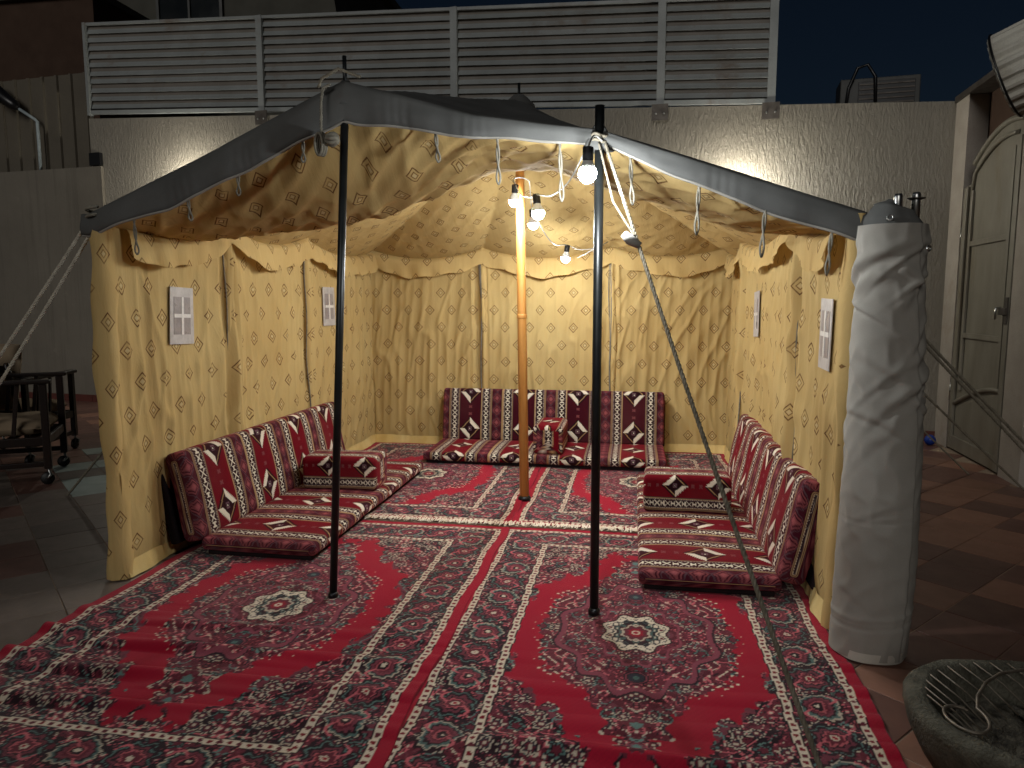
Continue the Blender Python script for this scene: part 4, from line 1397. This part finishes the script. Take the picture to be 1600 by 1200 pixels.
    put(d < 0.050, RED)
    put(d < 0.006, RED * 0.6)
    c *= (0.92 + 0.10 * waves(x, y, (200, 500), (200, 500), 6, seed + 71))[..., None].clip(0.6, 1.2)
    return c.clip(0.002, 0.9)


M['carpet'] = dyed('wool_carpet_pile', 0.10)
M['velvet'] = dyed('woven_velvet', 0.22, 1100.0, 0.9, 0.3)
M['velvet'].node_tree.nodes['Principled BSDF'].inputs['Sheen Tint'].default_value = (0.75, 0.08, 0.12, 1)


def carpet(name, label, x0, x1, y0, y1, base, ripple, res, seed, fringe_front=False):
    W, L = x1 - x0, y1 - y0
    nu, nv = int(W / res) + 1, int(L / res) + 1
    U, V = np.meshgrid(np.linspace(0, W, nu), np.linspace(0, L, nv))
    col = carpet_rgb(U, V, W, L, seed)
    Z = base + 0.0025 * waves(U, V, (3, 9), (3, 9), 6, seed + 100) + ripple(U, V)
    Z = np.maximum(Z, base - 0.002)
    eX = 0.013 * waves(U * 0, V, (0, 1), (3, 14), 6, seed + 101) * (1 - 2 * sstep(W * 0.4, W * 0.6, U)) * (np.abs(U - W / 2) / (W / 2)) ** 3
    P = np.stack([U + eX, V, Z], -1)
    # turned-down edge all round
    Pe = np.empty((nv + 2, nu + 2, 3)); Ce = np.empty((nv + 2, nu + 2, 3))
    Pe[1:-1, 1:-1] = P; Ce[1:-1, 1:-1] = col
    for A_, s in ((Pe, P), (Ce, col)):
        A_[0, 1:-1] = s[0]; A_[-1, 1:-1] = s[-1]
        A_[1:-1, 0] = s[:, 0]; A_[1:-1, -1] = s[:, -1]
        A_[0, 0], A_[0, -1], A_[-1, 0], A_[-1, -1] = s[0, 0], s[0, -1], s[-1, 0], s[-1, -1]
    Pe[0, :, 2] = Pe[-1, :, 2] = base - 0.008
    Pe[:, 0, 2] = Pe[:, -1, 2] = base - 0.008
    me = np_mesh(name, Pe.reshape(-1, 3), grid_quads(nu + 2, nv + 2), None, Ce.reshape(-1, 3))
    o = link(name, me, M['carpet'])
    o.location = (x0, y0, 0)
    tag(o, label, 'carpet', 'carpets on the tent floor')
    if fringe_front:
        g_ = random.Random(seed)
        vs, fs = [], []
        n = int(W / 0.0055)
        for i in range(n):
            x = W * (i + 0.5) / n + g_.gauss(0, 0.002)
            l = 0.075 + g_.gauss(0, 0.010)
            dx = g_.gauss(0, 0.012)
            k = len(vs)
            w = 0.0042
            z = base + 0.011 + g_.random() * 0.006
            for q in range(4):
                f = q / 3
                vs += [(x - w + dx * f * f, -l * f, z + 0.004 * math.sin(f * 3 + i)), (x + w + dx * f * f, -l * f, z + 0.002 + 0.004 * math.sin(f * 3 + i))]
            fs += [(k + 2 * q, k + 2 * q + 1, k + 2 * q + 3, k + 2 * q + 2) for q in range(3)]
        f_ = MB().add(vs, fs, True).build('fringe', M['fringe'], o)
        tag(f_, kind='stuff')
    return o


def rip_left(U, V):
    fade = 1 - sstep(0.9, 1.45, V)
    lft = 1 - 0.55 * sstep(0.5, 1.6, U)
    k = 0.017 * np.sin(V * 2 * math.pi / 0.23 + 1.3 * np.sin(U * 2.1) + 0.8 * U) + 0.007 * np.sin(V * 2 * math.pi / 0.11 + 2.0 * np.sin(U * 3.0 + 1))
    return np.maximum(0, (k + 0.008) * fade * lft * sstep(0.3, 0.5, V))


def rip_right(U, V):
    f1 = 0.030 * np.exp(-((V - 0.50 - 0.02 * np.sin(U * 3)) / 0.045) ** 2) * sstep(0.15, 0.5, U) * (1 - sstep(1.5, 1.72, U))
    f2 = 0.006 * np.maximum(0, np.sin(V * 2 * math.pi / 0.22 + np.sin(U * 2.5))) * (1 - sstep(0.9, 1.3, V))
    wav = 0.013 * np.maximum(0, np.sin(V * 2 * math.pi / 0.17 + 1.5 * np.sin(V * 3))) * sstep(1.55, 1.74, U) * (1 - sstep(1.3, 1.7, V))
    return f1 + f2 + wav


flat = lambda U, V: 0.003 * np.maximum(0, np.sin(V * 9 + U * 2))
carpet('carpet', 'rumpled red medallion carpet under the black pole with the rope coil', -2.62, -0.775, 1.78, 4.57, 0.014, rip_left, 0.0062, 3)
carpet('carpet', 'red medallion carpet at the entrance under the pole beside the brightest bulb', -0.83, 0.905, 1.74, 4.60, 0.009, rip_right, 0.0062, 3)
carpet('carpet', 'red carpet behind the wooden pole, in the corner with the two-window wall seat', -2.66, -0.79, 4.655, 7.22, 0.012, flat, 0.008, 3, True)
carpet('carpet', 'red carpet with white fringe deep inside the tent opposite the wooden pole', -0.80, 0.91, 4.675, 7.22, 0.008, flat, 0.008, 3, True)


# ------------------------------------------------------------------ floor seating
W_CRE, W_TAN, W_DRK, W_BUR, W_GRY, W_PNK, W_PLM = (np.array(lin(*c)) for c in
    ((236, 226, 206), (172, 140, 100), (32, 6, 15), (132, 8, 30), (88, 66, 74), (144, 76, 80), (70, 18, 32)))


def sadu(s, t, band_shade=None):
    """striped tribal weave: s runs across the stripes, t along them (metres)"""
    per = 0.54
    q = np.mod(s, per)
    q = np.where(q > per / 2, q - per, q)        # -0.27 .. 0.27
    a = np.abs(q)
    c = np.empty(s.shape + (3,)); c[:] = W_BUR * 0.66 if band_shade is None else band_shade
    def put(m, col): c[m] = col
    # broad band with serrated white lozenges
    k = np.floor(s / per + 0.5)
    tt = np.mod(t + 0.19, 0.37) - 0.185
    sg = np.where(np.mod(k, 2) > 0.5, -1, 1)
    band = a < 0.105
    l1 = np.abs(q) + np.abs(tt) * 0.92
    ser = 0.010 * (np.mod((q * sg - tt) / 0.020, 1.0))
    wide = (q * sg + tt) * np.sign(q * sg + tt)
    thick = np.where(np.abs(q * sg + tt) > np.abs(q * sg - tt), 1.0, 0.0)
    put(band & (l1 < 0.096 + ser * 1.4 * thick) & (l1 > 0.054), W_CRE)
    put(band & (l1 < 0.11) & (l1 > 0.054) & (thick < 0.5), W_DRK)
    put(band & (l1 < 0.090) & (l1 > 0.080) & (thick < 0.5), W_TAN)
    put(band & (l1 < 0.054), W_DRK)
    put(band & (np.maximum(np.abs(q), np.abs(tt)) < 0.019), W_GRY * 1.6)
    put(band & (np.maximum(np.abs(q), np.abs(tt)) < 0.011), W_DRK)
    put(band & (np.maximum(np.abs(q), np.abs(tt)) < 0.005), W_CRE)
    th = np.mod(t, 0.37) - 0.185 + 0.0
    for off in (-0.035, 0.035):
        v = np.mod(t + 0.19 + 0.185, 0.37) - 0.185 - off
        put(band & (np.abs(np.abs(q) - 0.006 - np.abs(v) * 0.3) < 0.007) & (np.abs(v) < 0.013), W_PNK * 0.7)
    # narrow bands with X and I figures
    b = a - 0.160
    nb_ = np.abs(b) < 0.052
    put(nb_, W_GRY * 0.62)
    put((np.abs(np.abs(b) - 0.046) < 0.0035), W_TAN * 1.1)
    put(np.abs(b) < 0.030, W_DRK)
    v = np.mod(t, 0.092) - 0.046
    x_ = (np.abs(v + 0.018) < 0.024)
    put((np.abs(b) < 0.026) & x_ & (np.abs(np.abs(b) - np.abs(v + 0.018) * 0.95) < 0.0052), W_CRE)
    vi = v - 0.028
    put((np.abs(b) < 0.0055) & (np.abs(vi) < 0.015), W_CRE)
    put((np.abs(b) < 0.019) & (np.abs(np.abs(vi) - 0.0125) < 0.0042), W_CRE)
    put((np.abs(np.abs(b) - 0.036) < 0.003) & (np.mod(t, 0.016) < 0.008), W_CRE * 0.6)
    # rosy lozenge chain
    e = 0.27 - a
    ch = e < 0.056
    put(ch, W_PLM)
    vv = np.mod(t, 0.122) - 0.061
    l2 = e * 1.15 + np.abs(vv)
    put(ch & (l2 < 0.050), W_PNK * 0.8)
    put(ch & (np.abs(l2 - 0.034) < 0.005), W_PLM)
    put(ch & (l2 < 0.018), W_PNK * 1.15)
    put(ch & (np.abs(l2 - 0.063) < 0.004), W_GRY)
    ve = np.mod(t + 0.061, 0.122) - 0.061
    put(ch & ((0.056 - e) * 1.2 + np.abs(ve) < 0.022), W_DRK)
    put((np.abs(e - 0.054) < 0.003), W_TAN)
    c *= (0.93 + 0.07 * np.sin(s * 900) * np.sin(t * 900))[..., None]
    return c.clip(0.002, 0.9)


def cushion_mesh(name, L, W, T, r, res, s_off, t_off, crown=0.012, seed=1, swap=0.0, band_shade=None):
    """stuffed slab: x = length (stripes run across), y = width, z = thickness; base at z=0"""
    # rounded-rectangle section with even steps
    hw, ht = W / 2, T / 2
    r = min(r, hw * 0.98, ht * 0.98)
    seg = []
    sec = [((-hw + r, -ht), (hw - r, -ht)), ((hw - r, -ht + r), -90), ((hw, -ht + r), (hw, ht - r)), ((hw - r, ht - r), 0), ((hw - r, ht), (-hw + r, ht)), ((-hw + r, ht - r), 90), ((-hw, ht - r), (-hw, -ht + r)), ((-hw + r, -ht + r), 180)]
    for k, sct in enumerate(sec):
        if isinstance(sct[1], tuple):
            (x0, y0), (x1, y1) = sct
            l = math.hypot(x1 - x0, y1 - y0)
            rs = res if k != 0 else 0.05
            n = max(1, int(l / rs))
            for i in range(n): seg.append((x0 + (x1 - x0) * i / n, y0 + (y1 - y0) * i / n))
        else:
            (cx, cy), a0 = sct
            n = max(3, int(r * 1.57 / res))
            for i in range(n):
                a = R(a0 + 90 * i / n)
                seg.append((cx + r * math.cos(a), cy + r * math.sin(a)))
    S = np.array(seg)
    peri = np.concatenate([[0], np.cumsum(np.hypot(*np.diff(S, axis=0).T))])
    nL = int(L / res)
    xs = np.linspace(-L / 2, L / 2, nL)
    re_ = min(r, 0.03)
    U, K = np.meshgrid(xs, np.arange(len(S)), indexing='ij')
    inset = np.maximum(0, np.abs(U) - (L / 2 - re_))
    ins = re_ - np.sqrt(np.maximum(0, re_ ** 2 - inset ** 2))
    Y, Z = S[K.astype(int), 0], S[K.astype(int), 1]
    bulge = crown * (1 - (Y / hw) ** 4) * np.sign(Z) * (np.abs(Z) > ht * 0.6) * (1 - (2 * U / L) ** 8)
    soft = 0.004 * waves(U, Y, (4, 14), (4, 16), 6, seed)
    Y2 = Y * (1 - ins / hw)
    Z2 = Z * (1 - ins / ht) + bulge + soft * (np.abs(Z) > ht * 0.6)
    P = np.stack([U, Y2, Z2 + ht], -1)
    pk = np.broadcast_to(peri[K.astype(int)], U.shape)
    col = sadu((pk + s_off) * swap, U * swap + t_off) if swap else sadu(U + s_off, pk + t_off, band_shade)
    V = [P.reshape(-1, 3)]; Cc = [col.reshape(-1, 3)]
    q = [grid_quads(len(S), nL, True)]
    # end caps: shrinking rings
    base_n = nL * len(S)
    for end in (0, -1):
        ring = P[end]
        pr = np.arange(len(S)) + (0 if end == 0 else (nL - 1) * len(S))
        cen = np.stack([ring[:, 0], np.clip(ring[:, 1], -hw + ht, hw - ht) if hw > ht else ring[:, 1] * 0, np.full(len(S), ht)], -1)
        m = 10
        for k in range(1, m + 1):
            f = k / m
            rg = ring * (1 - f) + cen * f
            rg[:, 0] += (-1 if end == 0 else 1) * 0.004 * math.sin(f * 1.57)
            V.append(rg)
            ss = np.full(len(S), (s_off + ring[0, 0]) + (-1 if end == 0 else 1) * f * ht)
            Cc.append(sadu(rg[:, 1] * 1.2 + 0.17, rg[:, 2] * 1.2) if swap else sadu(ss, peri + t_off, band_shade))
            cur = base_n + np.arange(len(S)); base_n += len(S)
            a, b = (pr, cur)
            quad = np.stack([a, np.roll(a, -1), np.roll(b, -1), b], 1)
            q.append(quad if end == -1 else quad[:, ::-1])
            pr = cur
    return np_mesh(name, np.concatenate(V), np.concatenate(q), None, np.concatenate(Cc))


SEAT_L, SEAT_W, SEAT_T = 2.20, 0.71, 0.072
BACK_H, BACK_T = 0.535, 0.13
seat_me = cushion_mesh('seat_cushion', SEAT_L, SEAT_W, SEAT_T, 0.026, 0.005, 0.27, 0.02, 0.012, 5)
back_me = cushion_mesh('backrest_cushion', SEAT_L, BACK_H, BACK_T, 0.036, 0.005, 0.27, 0.10, 0.012, 6)
back_shaded_me = cushion_mesh('backrest_cushion', SEAT_L, BACK_H, BACK_T, 0.036, 0.005, 0.27, 0.10, 0.012, 6, 0.0, np.array(lin(62, 8, 22)))  # back seat: shading of the pile painted in as a darker band colour
bol_me = cushion_mesh('bolster', 0.56, 0.30, 0.24, 0.03, 0.005, -0.83, 0.10, 0.010, 7, 1.35)
bol2_me = cushion_mesh('bolster', 0.52, 0.27, 0.25, 0.03, 0.005, -0.15, 0.0, 0.010, 8, 1.2)


def floor_seat(label, loc, rz, lean, bme=None):
    """local frame: x along the seat, +y to the back"""
    t = tag(empty('floor_seat', loc, rz), label, 'floor seat', 'floor seats around the tent')
    o = link('seat_cushion', seat_me, M['velvet'], t); o.location = (0, 0, 0.031)
    b_ = link('backrest_cushion', bme or back_me, M['velvet'], t)
    b_.rotation_euler = (R(90) - lean, 0, 0)
    b_.location = (0, SEAT_W / 2 + 0.10 + 0.14 * math.sin(lean) * 2, 0.06 + BACK_H / 2)
    f_ = MB()
    f_.box((0, 0.0, 0.0155), (SEAT_L - 0.05, SEAT_W - 0.06, 0.029))
    f_.build('base_frame', M['seatframe'], t, 0.006)
    m3 = Matrix.Rotation(-lean, 3, 'X')
    bb = MB()
    c = Vector((0, SEAT_W / 2 + 0.10 + 0.28 * math.sin(lean) + 0.045, 0.05 + BACK_H * 0.44))
    bb.box(c, (SEAT_L + 0.03, 0.05, BACK_H * 0.86), rx=-lean)
    bb.build('back_frame', M['seatframe'], t, 0.012)
    return t


floor_seat('patterned burgundy floor seat facing the entrance, against the back wall', (-0.79, 6.66, 0.014), 0.0, R(9), back_shaded_me)
floor_seat('burgundy patterned floor seat along the wall next to the garden chairs', (-2.12, 4.84, 0.016), R(90), R(12))
floor_seat('burgundy patterned floor seat along the wall next to the rolled flap', (0.405, 4.75, 0.012), R(-90), R(12))


def bolster(label, loc, rz, me=None):
    o = link('armrest_bolster', me or bol_me, M['velvet'])
    o.location, o.rotation_euler = loc, (0, 0, rz)
    tag(o, label, 'cushion', 'armrest bolsters on the floor seats')


SZ = 0.031 + SEAT_T + 0.024
bolster('box shaped armrest bolster behind the wooden pole on the back seat', (-0.74, 6.62, SZ), R(90), bol2_me)
bolster('armrest bolster with white lozenge on the seat near the garden chairs', (-2.10, 5.02, SZ), R(2))
bolster('armrest bolster with white lozenge on the seat near the rolled flap', (0.37, 4.86, SZ - 0.004), R(-2))

# ------------------------------------------------------------------ garden chairs
def pad_mesh(name, sx, sy, sz, crown, seed):
    n = 26
    U, V = np.meshgrid(np.linspace(-1, 1, n), np.linspace(-1, 1, n))
    edge = (1 - np.abs(U) ** 6) * (1 - np.abs(V) ** 6)
    h = sz / 2 * np.clip(edge, 0, 1) ** 0.35
    top = h + crown * (1 - U ** 2) * (1 - V ** 2) + 0.006 * waves(U, V, (2, 6), (2, 6), 6, seed)
    sh = 1 - 0.03 * (np.abs(U) ** 8) * (np.abs(V) ** 8)
    P1 = np.stack([U * sx / 2 * sh, V * sy / 2 * sh, top + sz / 2], -1).reshape(-1, 3)
    P2 = np.stack([U * sx / 2 * sh, V * sy / 2 * sh, sz / 2 - h], -1).reshape(-1, 3)
    q = grid_quads(n, n)
    V_ = np.concatenate([P1, P2]); Q_ = [q, q[:, ::-1] + n * n]
    rim = np.concatenate([np.arange(n), np.arange(1, n) * n + n - 1, (n - 1) * n + np.arange(n - 2, -1, -1), np.arange(n - 2, 0, -1) * n])
    nx = np.roll(rim, -1)
    Q_.append(np.stack([rim + n * n, nx + n * n, nx, rim], 1))
    return np_mesh(name, V_, np.concatenate(Q_))


seat_pad = pad_mesh('seat_cushion', 0.66, 0.60, 0.13, 0.03, 3)
back_pad = pad_mesh('back_cushion', 0.60, 0.60, 0.15, 0.04, 4)


def garden_chair(label, corner, rz, arm_h):
    """local: +x faces forward; the near front leg stands at (0, 0)"""
    t = tag(empty('garden_chair', (*corner, 0), rz), label, 'chair', 'garden chairs on castors')
    WD_, DP = 0.70, 0.80
    wood = M['chairwood']
    for y in (0.0, WD_):
        for x, top in ((0.0, arm_h - 0.03), (-DP, arm_h + 0.02)):
            MB().box((x, y, (0.13 + top) / 2), (0.055, 0.045, top - 0.13)).build('leg', wood, t, 0.006)
            c = MB()
            c.lathe([(0.0, -0.018), (0.046, -0.018), (0.05, -0.012), (0.05, 0.012), (0.046, 0.018), (0.0, 0.018)], 18, (x - 0.01, y, 0.05), m=Matrix.Rotation(math.pi / 2, 3, 'X'))
            w_ = c.build('castor', M['castor'], t)
            MB().tube([(x, y, 0.14), (x + 0.005, y, 0.105), (x + 0.02, y - 0.028, 0.085), (x - 0.01, y - 0.028, 0.05)], 0.012, 8).build('castor_fork', M['steel'], w_)
        MB().box((-DP / 2 - 0.02, y, arm_h - 0.012), (DP + 0.16, 0.075, 0.032)).build('armrest', wood, t, 0.008)
        MB().box((-DP / 2, y, 0.17), (DP - 0.05, 0.03, 0.04)).build('lower_rail', wood, t, 0.005)
        MB().box((-DP / 2, y, 0.36), (DP - 0.05, 0.03, 0.07)).build('side_rail', wood, t, 0.005)
        for k in range(3):
            MB().box((-0.2 - k * 0.2, y, (0.39 + arm_h) / 2), (0.03, 0.018, arm_h - 0.43), ry=0.12).build('side_slat', wood, t, 0.003)
    MB().box((0.0, WD_ / 2, 0.36), (0.03, WD_ - 0.05, 0.07)).build('front_rail', wood, t, 0.005)
    MB().box((-DP, WD_ / 2, 0.36), (0.03, WD_ - 0.05, 0.07)).build('rear_rail', wood, t, 0.005)
    for k in range(5):
        MB().box((-0.1 - k * 0.15, WD_ / 2, 0.385), (0.07, WD_ - 0.06, 0.015)).build('seat_slat', wood, t, 0.003)
    for y in (0.06, WD_ - 0.06):
        MB().tube([(-DP + 0.04, y, 0.36), (-DP - 0.14, y, 0.95)], 0.022, 8).build('back_post', wood, t)
    for k in range(4):
        MB().box((-DP + 0.02 - k * 0.042, WD_ / 2, 0.48 + k * 0.14), (0.018, WD_ - 0.12, 0.06), ry=-0.28).build('back_slat', wood, t, 0.003)
    o = link('seat_cushion', seat_pad, M['cushion'], t); o.location = (-0.38, WD_ / 2, 0.395); o.scale = (1.12, 1.06, 1)
    o = link('back_cushion', back_pad, M['cushion'], t); o.location = (-0.70, WD_ / 2, 0.80); o.rotation_euler = (0, R(-75), 0)
    return t


garden_chair('dark wooden garden chair nearest the tent corner, on castors', (-4.72, 5.12), R(32), 0.86)
garden_chair('dark wooden garden chair with taupe back cushion, further behind by the wall', (-5.62, 6.46), R(104), 0.80)

# ------------------------------------------------------------------ stone fire bowl
fb = tag(empty('fire_bowl', (1.315, 2.385, 0)), 'oval dark stone fire bowl with wire rack beside the carpet', 'fire bowl')
prof = [(0.30, 0.0), (0.335, 0.02), (0.375, 0.10), (0.395, 0.17), (0.398, 0.20), (0.385, 0.212), (0.345, 0.212), (0.325, 0.20), (0.30, 0.13), (0.26, 0.085), (0.0, 0.08)]
n = 72
vs, fs = [], []
for i, (r, z) in enumerate(prof):
    for k in range(n):
        a = 2 * math.pi * k / n
        w = 1 + 0.012 * math.sin(3 * a + 1) + 0.006 * math.sin(11 * a + i) + 0.004 * math.sin(23 * a + 2 * i)
        vs.append((r * w * math.cos(a) * 1.04, r * w * math.sin(a) * 0.92, z + 0.004 * math.sin(7 * a + i)))
for i in range(len(prof) - 1):
    for k in range(n):
        l = (k + 1) % n
        fs.append((i * n + k, i * n + l, (i + 1) * n + l, (i + 1) * n + k))
MB().add(vs, fs, True).build('bowl', M['stone'], fb)
nr, na = 14, 60
vs = []
for i in range(nr):
    for k in range(na):
        a = 2 * math.pi * k / na
        r = 0.285 * i / (nr - 1)
        x, y = r * math.cos(a) * 1.03, r * math.sin(a) * 0.91
        vs.append((x, y, 0.105 + 0.010 * math.sin(37 * x + 1) * math.sin(41 * y) + 0.006 * math.sin(90 * x) * math.sin(77 * y + 2)))
link('ash_bed', np_mesh('ash_bed', vs, grid_quads(na, nr, True)), M['ash'], fb)
for k in range(11):
    a = R(78 + k * 9.5)
    p0 = Vector((0.335 * math.cos(a) * 1.04, 0.335 * math.sin(a) * 0.92, 0.222))
    p1 = p0 + Vector((0.13, -0.13 - 0.004 * k, -0.095))
    MB().tube([p0, p0.lerp(p1, 0.5) + Vector((0, 0, 0.012)), p1], 0.0032, 6).build('rack_wire', M['wire'], fb)
MB().tube([(-0.275 + 0.055 * math.cos(a), -0.075 + 0.085 * math.sin(a), 0.225 + 0.004 * a) for a in np.linspace(-5.4, 0.5, 34)] + [(-0.20, 0.03, 0.235), (-0.14, 0.11, 0.245), (-0.07, 0.17, 0.25), (0.03, 0.215, 0.25), (0.14, 0.22, 0.245), (0.24, 0.20, 0.225)], 0.0055, 7).build('handle_wire', M['wire'], fb)
for k in range(7):
    a = random.uniform(0, 6.28); r = random.uniform(0.05, 0.22)
    b_ = random.uniform(0, 3.14)
    p = Vector((r * math.cos(a), r * math.sin(a), 0.125)); d_ = Vector((math.cos(b_), math.sin(b_), 0.1)) * random.uniform(0.03, 0.07)
    MB().tube([p - d_, p + Vector((0.004, 0.003, 0.006)), p + d_], [0.010, 0.014, 0.009], 6).build('charred_stick', M['ash'], fb)
